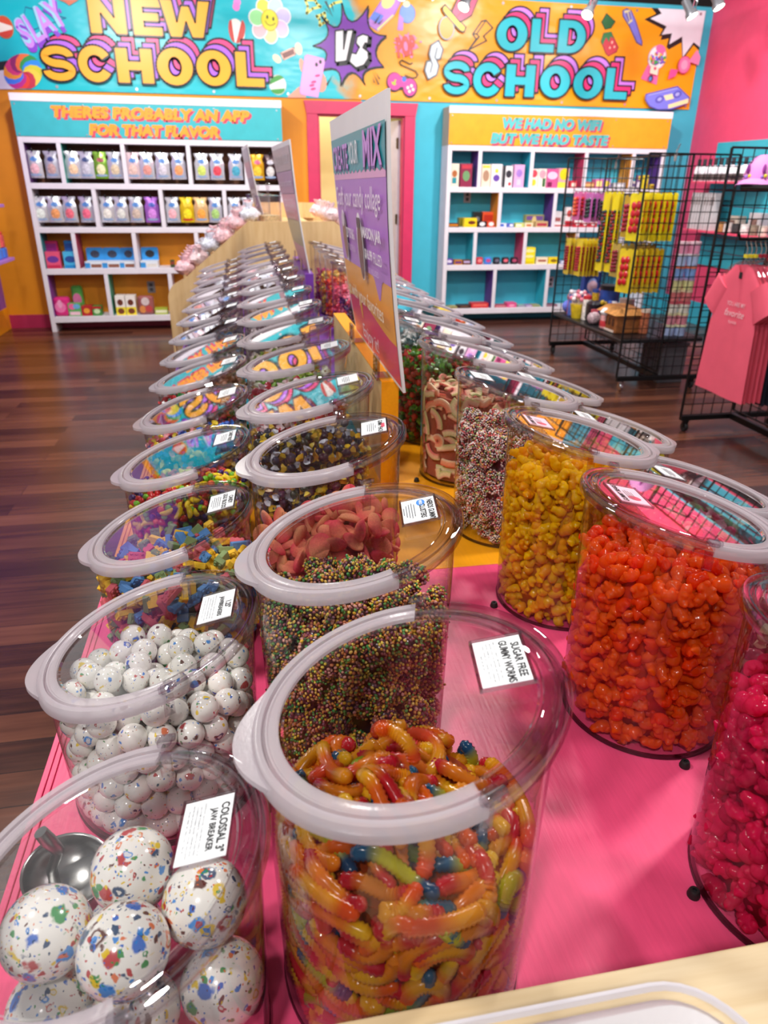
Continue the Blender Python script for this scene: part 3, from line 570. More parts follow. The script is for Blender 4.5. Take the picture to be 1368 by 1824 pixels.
# cartons and packs: a body, a printed front, sometimes a raised header card or a round badge
def carton(name, label, cat, px0, px1, pytop, zoom, row, body, prints=(), depth=.12, yf=8.225, header=None, group=None, rnd=0, base=0.0, zabs=None):
    a = at(*zoom(px0, pytop), Y=yf); b = at(*zoom(px1, pytop), Y=yf); z0 = (ROWZ[row] if zabs is None else zabs) + base; wd = max(b.x - a.x, .02) - .004; ht = max(a.z - z0, .02)
    t = thing(name, label, cat, ((a.x + b.x) / 2, yf, z0 + .0005), 0, group)
    mb = MB(); bh = ht if not header else ht * header[0]
    if rnd: mb.rbox((0, depth / 2, bh / 2), (wd, depth, bh), rnd)
    else: mb.bb((-wd / 2, 0, 0), (wd / 2, depth, bh))
    mb.build('pack_body', mat('pack_' + body.strip('#'), body, .35, var=.05), t, 40 if rnd else None, bevel=0 if rnd else .002)
    if header:
        n = 8; P = [(-wd / 2, 0), (wd / 2, 0)] + [(wd / 2 - .02 + .02 * math.cos(PI / 2 * i / n), ht - bh - .02 + .02 * math.sin(PI / 2 * i / n)) for i in range(n + 1)] + [(-wd / 2 + .02 - .02 * math.sin(PI / 2 * i / n), ht - bh - .02 + .02 * math.cos(PI / 2 * i / n)) for i in range(n + 1)]
        MB().prism(P, -.003, 0, M=Matrix(((1, 0, 0, 0), (0, 0, -1, depth - .004), (0, 1, 0, bh), (0, 0, 0, 1)))).build('header_card', mat('pack_' + header[1].strip('#'), header[1], .35), t)
        if len(header) > 2:
            hb = MB(); hb.ball((0, depth - .0065, bh + (ht - bh) * .48), (wd * .27, .001, (ht - bh) * .3), 12, 7); hb.build('header_print', mat('pic_' + header[2].strip('#'), header[2], .35, var=.3, vs=50), t)
    if prints:
        fb = MB(); ms = []
        for i, (kind, u0, v0, u1, v1, c) in enumerate(prints):
            mm = mat('pic_' + c.strip('#'), c, .32, var=.12, vs=50)
            if mm not in ms: ms.append(mm)
            k = ms.index(mm); y = -.0012 - .0006 * i
            if kind == 'r': fb.flat([((u0 - .5) * wd, y, v0 * bh), ((u1 - .5) * wd, y, v0 * bh), ((u1 - .5) * wd, y, v1 * bh), ((u0 - .5) * wd, y, v1 * bh)], k)
            else:
                cu, cv, ru, rv = (u0 + u1) / 2, (v0 + v1) / 2, (u1 - u0) / 2, (v1 - v0) / 2
                fb.flat([((cu - .5 + ru * math.cos(2 * PI * j / 18)) * wd, y, (cv + rv * math.sin(2 * PI * j / 18)) * bh) for j in range(18)], k)
        fb.build('front_print', ms, t)
    return t
Lp = 'on the left shelf unit'; Rp = 'on the right shelf unit'
carton('candy_bag', 'tall magenta bag behind the pink box, third row, left shelf unit', 'bag', 310, 408, 802, q3, 2, '#b81f5c', [('r', .1, .5, .9, .9, '#8a1f78')], .05, 8.33, rnd=.015)
carton('candy_box', 'pink box with a purple logo in front of the magenta bag, left shelf unit', 'box', 316, 424, 880, q3, 2, '#e2557a', [('e', .1, .35, .9, .75, '#6a3a9a'), ('r', .05, .03, .95, .2, '#c02a50')], .08)
carton('candy_bag', 'tall blue bag behind the sky blue box, third row, left shelf unit', 'bag', 450, 528, 800, q3, 2, '#1f86c8', [('r', .1, .5, .9, .9, '#2a5fb0')], .05, 8.33, rnd=.015)
carton('candy_box', 'sky blue box with a dark logo in front of the blue bag, left shelf unit', 'box', 444, 546, 880, q3, 2, '#49b6e6', [('e', .1, .35, .9, .75, '#274f9a'), ('r', .05, .03, .95, .2, '#1f86c8')], .08)
for i, (a, b, w_) in enumerate([(590, 718, 'first'), (714, 846, 'middle'), (842, 955, 'last')]):
    carton('display_box', f'blue counter display box, {w_} of the three together on the left shelf', 'display box', a, b, 858, q3, 2, '#dfe6ee', [('r', 0, 0, .3, .8, '#3a8fd0'), ('r', .35, .1, .95, .6, '#8a5a48')], .16, header=(.34, '#2f8fd8', '#3a3f52'), group='blue display boxes on the left shelf unit')
carton('display_box', 'blue counter display box alone in the third cell, third row of the left shelf', 'display box', 992, 1120, 855, q3, 2, '#dfe6ee', [('r', 0, 0, .3, .8, '#3a8fd0'), ('r', .35, .1, .95, .6, '#d9d4cc')], .16, header=(.34, '#2f8fd8', '#26282f'), group='blue display boxes on the left shelf unit')
carton('small_bag', 'small dark green bag by the right end of the third cell, left shelf unit', 'bag', 1216, 1250, 938, q3, 2, '#3a4a2a', [('r', .1, .4, .9, .8, '#8a3a2a')], .04, rnd=.01)
carton('gift_bag', 'crinkled hot pink bag on the bottom left shelf', 'bag', 368, 486, 1212, q3, 3, '#d62a7c', [('e', .1, .2, .8, .8, '#f27ab4'), ('e', .3, .45, .6, .9, '#f5a6cc')], .14, rnd=.04)
carton('candy_bottle', 'rounded green bottle pack behind the small green box, bottom left shelf', 'bottle', 496, 582, 1126, q3, 3, '#4f9a48', [('e', .12, .3, .88, .75, '#c96a9a')], .09, 8.34, rnd=.035)
carton('candy_box', 'small green box with pink candy picture, bottom left shelf', 'box', 480, 576, 1250, q3, 3, '#5fb060', [('e', .05, .5, .6, .98, '#ee6aa0'), ('e', .4, .55, .95, .95, '#6fb0e0'), ('r', .1, .08, .9, .35, '#f0c6d4')], .08)
carton('candy_box', 'red and green box beside the small green box, bottom left shelf', 'box', 578, 656, 1270, q3, 3, '#b3242c', [('e', .2, .25, .8, .8, '#e8a03a')], .12, group='red and green boxes on the bottom left shelf')
carton('candy_box', 'green and red box at the end of the first bottom cell, left shelf', 'box', 656, 724, 1272, q3, 3, '#3f8a3f', [('e', .15, .2, .85, .75, '#c6dfb0'), ('r', 0, .75, 1, 1, '#b3242c')], .12, group='red and green boxes on the bottom left shelf')
for a, b, w_ in ((818, 890, 'left one'), (892, 966, 'right one')):
    carton('candy_box', f'white box with brown circles and yellow base, {w_} of the pair, bottom left shelf', 'box', a, b, 1196, q3, 3, '#efe9e4', [('r', 0, 0, 1, .42, '#f2de3a'), ('e', .2, .5, .8, .82, '#6a3426'), ('e', .15, .06, .85, .36, '#7a3f24')], .14, group='white boxes with brown circles')
carton('candy_bag', 'shiny red brown candy bag beside the white boxes, bottom left shelf', 'bag', 976, 1096, 1200, q3, 3, '#9c5a5a', [('e', .1, .1, .5, .5, '#d88a4a'), ('e', .45, .15, .9, .5, '#c04848'), ('e', .25, .5, .75, .95, '#d6c4c4')], .1, rnd=.04)
carton('candy_box', 'flat yellow green box at the right of the bottom left shelf', 'box', 1106, 1200, 1284, q3, 3, '#a9b83a', [('r', .05, .25, .95, .7, '#e6e6c0')], .1)
ol = thing('wall_outlet', 'grey wall outlet inside the bottom left shelf', 'outlet', at(*q3(1084, 1132), Y=YB - .003))
MB().bb((-.04, -.006, -.06), (.04, .002, .06)).build('cover_plate', mat('outlet_grey', '#8f8c92', .4), ol, bevel=.002); MB().bb((-.018, -.009, .008), (.018, -.0055, .042)).bb((-.018, -.009, -.042), (.018, -.0055, -.008)).build('socket', mat('outlet_dark', '#4a484e', .5), ol)
for x, y, w_ in ((306, 682, 'second row'), (935, 1325, 'bottom row')):
    p = at(*q6(x, y), Y=YB - .003); ol = thing('wall_outlet', f'pale wall outlet inside the {w_} of the right shelf', 'outlet', p)
    MB().bb((-.04, -.006, -.06), (.04, .002, .06)).build('cover_plate', mat('outlet_pale', '#b9aeb8', .4), ol, bevel=.002); MB().bb((-.018, -.009, .008), (.018, -.0055, .042)).bb((-.018, -.009, -.042), (.018, -.0055, -.008)).build('socket', mat('outlet_dark'), ol)
R = [('tall cream box with a brown and teal picture', 176, 250, 430, 0, '#eadbc8', [('r', .3, .15, .75, .4, '#2f8f9a'), ('e', .25, .42, .8, .72, '#b0683c')]), ('tall maroon box with a green picture', 258, 350, 430, 0, '#8a2a4a', [('e', .2, .25, .8, .7, '#6f9a6a'), ('r', .1, .78, .9, .95, '#c03a4a')]),
     ('tall cream box with a tan drawing', 418, 490, 436, 0, '#ecdcc6', [('e', .15, .25, .85, .75, '#b08a72'), ('r', .1, .85, .9, .95, '#e8d040')]), ('tall white box with a purple flower', 492, 576, 434, 0, '#e9e4e6', [('e', .2, .25, .8, .55, '#6a4aa8'), ('e', .35, .62, .65, .8, '#e6d23a')]),
     ('tall black and white box', 580, 656, 448, 0, '#e4e2e6', [('r', 0, 0, .25, 1, '#26242a'), ('e', .3, .45, .9, .8, '#3a3640'), ('e', .6, .08, .9, .25, '#d02f3a')]), ('tall pink box with a lilac picture', 666, 746, 438, 0, '#dfa8d4', [('e', .2, .45, .8, .8, '#a67fd0'), ('r', .3, .1, .7, .35, '#f0c8e0')]),
     ('wide white and red card pack', 786, 848, 470, 0, '#efe6de', [('e', .1, .55, .9, .95, '#e04a5a'), ('e', .2, .1, .8, .45, '#e8d23a')]), ('wide white and green card pack', 849, 912, 470, 0, '#f0e9dc', [('e', .1, .5, .9, .95, '#f2a0b0'), ('r', .55, .05, .9, .5, '#3f6a3a')]), ('pink and lilac card pack', 913, 1000, 470, 0, '#d05a94', [('e', .05, .45, .95, .85, '#e0c8ec'), ('r', .1, .05, .5, .3, '#7a1f4a')]), ('yellow round badge pack', 1001, 1084, 466, 0, '#e2a0b0', [('e', .1, .4, .95, 1.0, '#f2cf1e'), ('r', .0, .0, .7, .3, '#f0dc4a')]), ('small red pack beside the yellow badge pack', 1086, 1140, 560, 0, '#c82f42', [('r', .2, .2, .8, .7, '#f2d8c8')])]
for l_, a, b, y, r, c, pr in R: carton('candy_box', l_ + ', top row of the right shelf', 'box', a, b, y, q6, r, c, pr, .1)
for l_, a, b, y, c, pr in [('low red and tan box', 395, 490, 410, '#b0604a', [('r', .1, .3, .9, .7, '#d8b070')]), ('pink and yellow box', 497, 560, 386, '#d66aa6', [('r', .1, .2, .9, .8, '#f2e08a')]), ('lilac and yellow box', 565, 632, 384, '#b080c8', [('e', .1, .2, .9, .8, '#f0d84a')]), ('low grey and white box', 650, 755, 418, '#b9b4bd', [('r', .1, .3, .9, .7, '#e8e4e8')])]:
    carton('candy_box', l_ + ' in the fourth cell, top row of the right shelf', 'box', a, b, y, q1, 0, c, pr, .1)
for l_, a, b, y, c, pr in [('small white bottle', 815, 845, 405, '#d9d4cc', [('r', .1, .3, .9, .7, '#6a5a8a')]), ('purple and yellow bottle', 858, 900, 352, '#6a4a7a', [('e', .2, .65, .8, .95, '#e0c23a'), ('r', .15, .1, .85, .5, '#d8d0d8')]), ('bright yellow bottle', 916, 965, 352, '#e8cf22', [('e', .15, .6, .85, .95, '#f4e46a'), ('r', .15, .1, .85, .4, '#c8a010')]), ('low yellow pack', 970, 1008, 430, '#d9b92a', [('r', .1, .2, .9, .7, '#7a5a1a')])]:
    carton('candy_bottle', l_ + ' in the last cell, top row of the right shelf', 'bottle', a, b, y, q1, 0, c, pr, .05, rnd=.012)
R2 = [('low black and orange box', 160, 248, 880, '#3a2417', [('r', .1, .25, .9, .75, '#c87a2a')], 8.22, 0), ('bright yellow box', 285, 383, 842, '#f2d222', [('e', .3, .3, .9, .7, '#6a3020'), ('r', .05, .1, .95, .2, '#e0b010')], 8.225, 0), ('dull olive box behind the yellow box', 245, 300, 840, '#7a7020', [], 8.33, 0), ('black box stacked at the back', 356, 416, 796, '#22201f', [('e', .2, .3, .8, .7, '#6a6a70')], 8.34, 0), ('orange red box stacked at the back', 425, 516, 796, '#d8502a', [('r', .1, .35, .9, .8, '#b03020')], 8.34, 0), ('small black and white box', 386, 454, 868, '#26242a', [('e', .2, .2, .85, .9, '#e6e2e4')], 8.22, 0), ('small orange and white box', 457, 516, 868, '#d64a2a', [('e', .2, .2, .9, .9, '#f0e6e0')], 8.22, 0),
      ('low blue and white box', 552, 606, 882, '#d6dcf0', [('r', .05, .2, .6, .8, '#3f5fc0')], 8.22, 0), ('low indigo and white box', 608, 660, 882, '#5a6ac0', [('r', .4, .2, .9, .8, '#e8e8f4')], 8.22, 0), ('low lime and white box', 670, 740, 880, '#c8d078', [('r', .1, .2, .7, .7, '#f2f0d8')], 8.22, 0), ('low cream and red box', 742, 806, 880, '#e8dcb8', [('r', .2, .2, .8, .7, '#c86a3a')], 8.22, 0), ('olive woven looking tray pack', 748, 890, 818, '#8f8a4a', [('r', .05, .55, .95, .9, '#6a4a8a'), ('e', .35, .1, .6, .9, '#c9b47a')], 8.3, 0), ('small tan pack in front of the tray pack', 826, 920, 868, '#c8a878', [('r', .1, .2, .9, .7, '#b03a4a')], 8.22, 0),
      ('white box with a red band', 966, 1026, 792, '#d9d6da', [('r', .1, .35, .9, .6, '#a05a5a')], 8.3, 0), ('low white and red tray', 960, 1050, 882, '#f0e6e6', [('r', 0, .2, 1, .6, '#b02f3a')], 8.21, 0), ('tall white and red box', 1056, 1112, 760, '#e2dadc', [('e', .15, .5, .85, .85, '#c04a4a'), ('r', 0, 0, 1, .3, '#b02030')], 8.3, 0)]
for l_, a, b, y, c, pr, yf, rn in R2: carton('candy_box', l_ + ', second row of the right shelf', 'box', a, b, y, q6, 1, c, pr, .08, yf, rnd=rn)
for l_, a, b, y in (('first', 310, 372, 735), ('second', 375, 440, 740), ('third', 443, 514, 738)): carton('candy_tub', f'red and white tub, {l_} of three in a row on the right shelf', 'tub', a, b, y, q1, 1, '#c02a3a', [('r', 0, .6, 1, 1, '#eee6e8'), ('e', .25, .2, .75, .5, '#f0d8d8')], .06, 8.21, group='red and white tubs on the right shelf')
R3 = [('round purple pack', 140, 206, 1150, '#5a3f9a', [('e', .2, .3, .8, .8, '#d9d2ea')], .05, .025), ('orange and purple box', 210, 272, 1160, '#b8741f', [('r', .1, .3, .9, .7, '#5a2f7a')], .1, 0), ('brown and lilac box', 274, 336, 1160, '#6a3a2a', [('r', .1, .4, .9, .8, '#b9a6d0')], .1, 0), ('round red pack', 374, 432, 1140, '#c83a48', [('e', .2, .3, .8, .8, '#e88a8a')], .05, .025), ('round blue pack', 438, 498, 1140, '#3f7fd8', [('e', .2, .3, .8, .8, '#c04a8a')], .05, .025), ('round black pack with grey badge', 505, 562, 1140, '#1f1c26', [('e', .2, .3, .8, .8, '#6a6678')], .05, .025), ('round black pack with pink badge', 570, 630, 1140, '#1f1c26', [('e', .2, .3, .8, .8, '#e06a7a')], .05, .025), ('round black pack with rose badge', 636, 696, 1140, '#1f1c26', [('e', .2, .3, .8, .8, '#b04a6a')], .05, .025),
      ('tall yellow box', 736, 826, 1066, '#f2e21e', [('e', .1, .7, .9, .9, '#f8f0a0'), ('e', .1, .38, .9, .56, '#f8f0a0'), ('r', .1, .04, .9, .16, '#d8c010')], .1, 0), ('cream and red box', 830, 918, 1140, '#ecdfc0', [('r', .15, .35, .85, .65, '#a85a4a')], .08, 0), ('yellow box with a brown oval', 922, 1002, 1140, '#f0d41e', [('e', .2, .25, .8, .75, '#8a6a1a')], .08, 0), ('low blue and white box', 1012, 1062, 1165, '#8a9ac8', [('r', .1, .3, .9, .8, '#e4e6ee')], .08, 0)]
for l_, a, b, y, c, pr, dp, rn in R3: carton('candy_box' if not rn else 'candy_pack', l_ + ' in the third row of the right shelf', 'box' if not rn else 'pack', a, b, y, q6, 2, c, pr, dp, rnd=rn)
R4 = [('flat green and white box', 124, 176, 1512, '#8a9a6a', [('r', .1, .3, .9, .8, '#dfe0c8')]), ('flat yellow and grey box', 178, 232, 1512, '#b9a85a', [('r', .1, .3, .9, .8, '#6a6a5a')]), ('flat dark brown box', 236, 335, 1502, '#3a2420', [('r', .2, .3, .8, .8, '#6a4a3a')]), ('flat red box', 337, 470, 1486, '#c82f34', [('r', .1, .35, .9, .8, '#e86a60')]), ('flat rose box', 514, 606, 1502, '#b04a5a', [('r', .1, .3, .9, .8, '#d88a94')]), ('pink candy tub', 608, 682, 1484, '#e0508a', [('e', .2, .2, .8, .7, '#f5a0c0')]), ('flat mint and lilac box', 690, 746, 1502, '#8ab0a0', [('r', .1, .3, .9, .8, '#b090c0')]), ('flat lilac box', 748, 800, 1502, '#9a80b0', [('r', .1, .3, .9, .8, '#d8c8e0')]), ('flat tan and green box', 802, 860, 1502, '#b0a070', [('r', .1, .3, .9, .8, '#6a9a6a')]), ('flat maroon box', 896, 990, 1496, '#7a4a5a', [('r', .1, .3, .9, .8, '#a07a8a')])]
for l_, a, b, y, c, pr in R4: carton('candy_box', l_ + ' on the bottom row of the right shelf', 'box', a, b, y, q6, 3, c, pr, .12)
# lilac wall shelves at the left edge of the frame
M_LIL = mat('lilac_shelf', '#b478d2', .4)
for z, w_ in ((.785, 'lower'), (1.262, 'upper')):
    s_ = tag(MB().bb((XL, 5.6, z - .028), (-2.2, 7.9, z)).build('wall_shelf', M_LIL, bevel=.004), f'lilac {w_} wall shelf at the left edge', 'shelf')
for i, (y, c, c2) in enumerate([(7.82, '#e05a5a', '#3f7ae0'), (7.68, '#e8c06a', '#4a86e8'), (7.54, '#d04a6a', '#3a6fd8'), (7.4, '#d8a04a', '#3f7ae0')]):
    t = thing('toy_candy_pack', f'candy pack with a blue base, {ORD[i]} from the back end of the lower lilac shelf', 'pack', (-2.29, y, .786), 0, 'packs on the lower lilac wall shelf')
    MB().rbox((0, 0, .045), (.09, .12, .09), .015).build('base', mat('pack_' + c2.strip('#'), c2, .35), t, 40); MB().rbox((0, 0, .15), (.08, .11, .12), .02).build('window', mat('pic_' + c.strip('#'), c, .3, var=.4, vs=60), t, 40); MB().rbox((0, 0, .222), (.07, .1, .026), .02).build('cap', mat('pack_e04a3a', '#e04a3a', .35), t, 40)
# ------------------------------------------------------------------ the candy island
TZ, IX0, IX1, IY0, IY1, CX = .80, -.300, .945, .318, 4.93, .325
def painted(name, col):
    t = NT(name); g = t.n('ShaderNodeTexNoise', {'Vector': t.coord((30, 3, 30)), 'Scale': 6.0, 'Detail': 4.0}); b = t.n('ShaderNodeTexNoise', {'Vector': t.coord(), 'Scale': 5.0, 'Detail': 3.0})
    k = t.n('ShaderNodeMapRange', {0: t.math('ADD', g.outputs[0], b.outputs[0]), 1: .7, 2: 1.3, 3: .93, 4: 1.05}).outputs[0]
    c = t.n('ShaderNodeVectorMath', {0: lin(col), 1: k}, operation='MULTIPLY').outputs[0]
    p = t.n('ShaderNodeBsdfPrincipled', {'Base Color': c, 'Roughness': .38}); t.put(p.inputs['Normal'], t.n('ShaderNodeBump', {'Height': g.outputs[0], 'Strength': .18, 'Distance': .002}).outputs[0])
    return t.done(p.outputs[0])
def pine(name, c0, c1, sc=(3, 3, 26)):
    t = NT(name); g = t.n('ShaderNodeTexNoise', {'Vector': t.coord(sc), 'Scale': 2.2, 'Detail': 5.0}); v = t.n('ShaderNodeTexVoronoi', {'Vector': t.coord((1, 1, 1)), 'Scale': 3.2})
    c = t.ramp(g.outputs[0], [(.32, lin(c0)), (.68, lin(c1))]); kn = t.n('ShaderNodeMapRange', {0: v.outputs[0], 1: .03, 2: .075, 3: .55, 4: 0.0}).outputs[0]
    c = t.mixc(kn, c, lin('#8a5a30')); return t.done(t.n('ShaderNodeBsdfPrincipled', {'Base Color': c, 'Roughness': .5}).outputs[0])
M_PINE = pine('pine_wood', '#d2ab74', '#e2c08b', (14, 3, 2)); M_MAPLE = pine('maple_wood', '#c4a87c', '#d6c09a', (2, 30, 2))
isl = thing('display_island', 'long low display island with pink, yellow, blue and purple painted top sections', 'display table', (0, 0, 0))
ZONES = [(IY0, 1.2, '#f0507f'), (1.2, 2.0, '#f2a010'), (2.0, 2.8, '#35b2cf'), (2.8, IY1, '#7a3fa8')]
for a, b, c in ZONES:
    mm = painted('painted_' + c.strip('#'), c)
    MB().bb((IX0 + .016, a + .0008, TZ - .03), (IX1 - .016, b - .0008, TZ)).build('tabletop_section', mm, isl, bevel=.0015)
    for x0, x1 in ((IX0, IX0 + .0075), (IX0 + .0085, IX0 + .0155), (IX1 - .0075, IX1), (IX1 - .0155, IX1 - .0085)): MB().bb((x0, a + .0008, TZ - .09), (x1, b - .0008, TZ + .001)).build('edge_strip', mm, isl, bevel=.001)
    MB().bb((IX0 + .02, a, 0), (IX1 - .02, b, TZ - .031)).build('side_panel', mm, isl)
def divider(y0, y1, zt, front, sides):
    d = MB().bb((CX - .02, y0, TZ), (CX + .02, y1, zt)).build('centre_divider', sides, isl, bevel=.0015)
    MB().bb((CX - .021, y0 - .004, TZ), (CX + .021, y0, zt + .001)).build('painted_end', front, d); MB().bb((CX - .021, y0, zt), (CX + .021, y1, zt + .003)).build('painted_top', front, d)
divider(1.652, 2.62, 1.062, painted('painted_divider_yellow', '#f2a010'), M_PINE)
divider(3.83, 4.75, 1.06, painted('painted_divider_purple', '#7a3fa8'), mat('painted_divider_lilac', '#9a6cc0', .45))
# rubber stops screwed to the top beside the jars
for i, (px, py, w_) in enumerate([(880, 1077, 'left of the yellow gummy bear jar'), (1220, 1361, 'in front of the orange gummy bear jar'), (1236, 1591, 'left of the magenta gummy bear jar'), (785, 1317, 'right of the rainbow cluster jar'), (742, 855, 'left of the rainbow ring jar')]):
    p = at(px, py, Z=TZ + .004); b = MB(); b.lathe([(.0068, 0), (.0072, .002), (.0055, .0085), (.0048, .0095), (.0024, .0095), (.0022, .007), (0, .007)], 16)
    tag(b.build('rubber_stop', mat('black_rubber', '#0f0f11', .55), None, 40, (p.x, p.y, TZ)), f'small black rubber stop {w_}', 'rubber stop')

# ------------------------------------------------------------------ slant-lid jars
M_CLR = clear('clear_acrylic', (.975, .965, .97), (.36, .31, .33), .035, .8); M_LIDC = clear('clear_lid', (.95, .945, .95), (.70, .68, .70), .045, 1.2, .012, 2.7, .003)
M_EDGE = clear('acrylic_edge', (.88, .86, .88), (.36, .33, .36), .10, .7); M_FRO = frosted('frosted_plastic', '#dbd2d8', .42, .2); M_SMK = clear('acrylic_foot', (.5, .46, .48), (.12, .11, .12), .06, .5)
M_CARD = mat('card_white', '#f4f6f8', .45, var=.01); M_INK = mat('card_ink', '#17151a', .5); M_GRY = mat('card_grey', '#6f7076', .5); M_BLU = mat('card_blue', '#3f86d8', .45); M_PKC = mat('card_pink', '#f3c6d6', .45); M_RED = mat('card_red', '#e05068', .45)
RT, RB = .1195, .1140
TALL, SHORT = (.287, .344), (.178, .247)
def jar_fns(lohi):
    lo, hi = lohi; mid, sl = (lo + hi) / 2, (hi - lo) / .256
    return mid, sl, (lambda z: RB + (RT - RB) * z / .3)
def sheared(vs, mid, sl): return [(x, y, mid + sl * x + h) for x, y, h in vs]
def shear(mb, mid, sl): mb.v = sheared(mb.v, mid, sl); return mb
def jar_meshes(lohi, nm):
    mid, sl, RZ = jar_fns(lohi); n = 72; b = MB(); rings = []
    for u in (0, .02, .2, .4, .6, .8, 1):
        rings.append([(RZ(u * .3) * math.cos(2 * PI * i / n), RZ(u * .3) * math.sin(2 * PI * i / n), .004 + u * (mid + sl * RT * math.cos(2 * PI * i / n) - .004)) for i in range(n)])
    b.loft(rings, caps=False); b.add([(RB * math.cos(2 * PI * i / n), RB * math.sin(2 * PI * i / n), .004) for i in range(n)], [tuple(range(n))])
    out = {'body': b.mesh(nm + '_body', M_CLR, 40)}
    f = MB().lathe([(RB - .006, 0), (RB + .0006, .0), (RB + .0012, .0035), (RB + .0002, .006), (RB - .002, .004), (RB - .006, .003), (RB - .006, 0)], n, caps=False); out['foot'] = f.mesh(nm + '_foot', M_SMK, 40)
    prof = [(.1055, .001), (.1055, .0050), (.1065, .0062), (.1080, .0050), (.1135, .0042), (.1150, .0058), (.1162, .0058), (.1170, .0014), (.1188, .0014), (.1196, .0064), (.1230, .0072), (.1255, .0066), (.1275, .0036), (.1285, -.002), (.1278, -.0075), (.1258, -.0075), (.1255, -.002), (.1205, -.0005), (.1055, .001)]
    a_ = math.radians(104)
    fr = MB().lathe(prof, 56, a0=PI - a_, a1=PI + a_)
    tb = []
    for k, (h0, sg) in enumerate(((.004, 1), (-.0015, 1))):
        tb.append([(.126 * math.cos(PI + t_), .126 * math.sin(PI + t_), h0) for t_ in np.radians(np.linspace(-27, 27, 15))] + [((.1275 + .0150 * max(0, math.cos(t_ / 27 * PI / 2)) ** 1.25) * math.cos(PI + math.radians(t_)), (.1275 + .0150 * max(0, math.cos(t_ / 27 * PI / 2)) ** 1.25) * math.sin(PI + math.radians(t_)), h0 - .001) for t_ in np.linspace(26, -26, 21)])
    fr.loft([tb[1], tb[0]]); out['lid'] = shear(fr, mid, sl).mesh(nm + '_lid', M_FRO, 35)
    out['hinge_rim'] = shear(MB().lathe(prof, 44, a0=-(PI - a_), a1=PI - a_), mid, sl).mesh(nm + '_hinge_rim', M_EDGE, 35)
    wn = MB().add([(r * math.cos(2 * PI * i / n), r * math.sin(2 * PI * i / n), h) for r, h in ((.1065, .0035), (.1035, .0035), (.1015, .0012)) for i in range(n)] + [(0, 0, .0012)],
        [(k * n + i, k * n + (i + 1) % n, (k + 1) * n + (i + 1) % n, (k + 1) * n + i) for k in range(2) for i in range(n)] + [(2 * n + i, 2 * n + (i + 1) % n, 3 * n) for i in range(n)])
    out['window'] = shear(wn, mid, sl).mesh(nm + '_window', M_LIDC, 30)
    sk = MB().lathe([(RT + .0005, -.013), (RT + .003, -.012), (RT + .0045, -.006), (RT + .0045, -.0035), (RT + .0005, -.003)], n, caps=False); out['collar'] = shear(sk, mid, sl).mesh(nm + '_collar', M_EDGE, 40)
    lugs = []
    for sg in (1, -1):
        a = sg * math.radians(75); M = Matrix.Rotation(a, 4, 'Z'); lg = MB().rbox((.1255, 0, .0095), (.012, .013, .008), .003, M=M); lg.box((.121, 0, -.016), (.0035, .011, .024), M=M); lg.tube([M @ Vector((.1275, -.009, .011)), M @ Vector((.1275, .009, .011))], .0035, 8)
        lugs.append(shear(lg, mid, sl).mesh(nm + '_lug', M_EDGE, 40))
    out['lugs'] = lugs
    return out
JM = {TALL: jar_meshes(TALL, 'tall'), SHORT: jar_meshes(SHORT, 'short')}
CS = .80
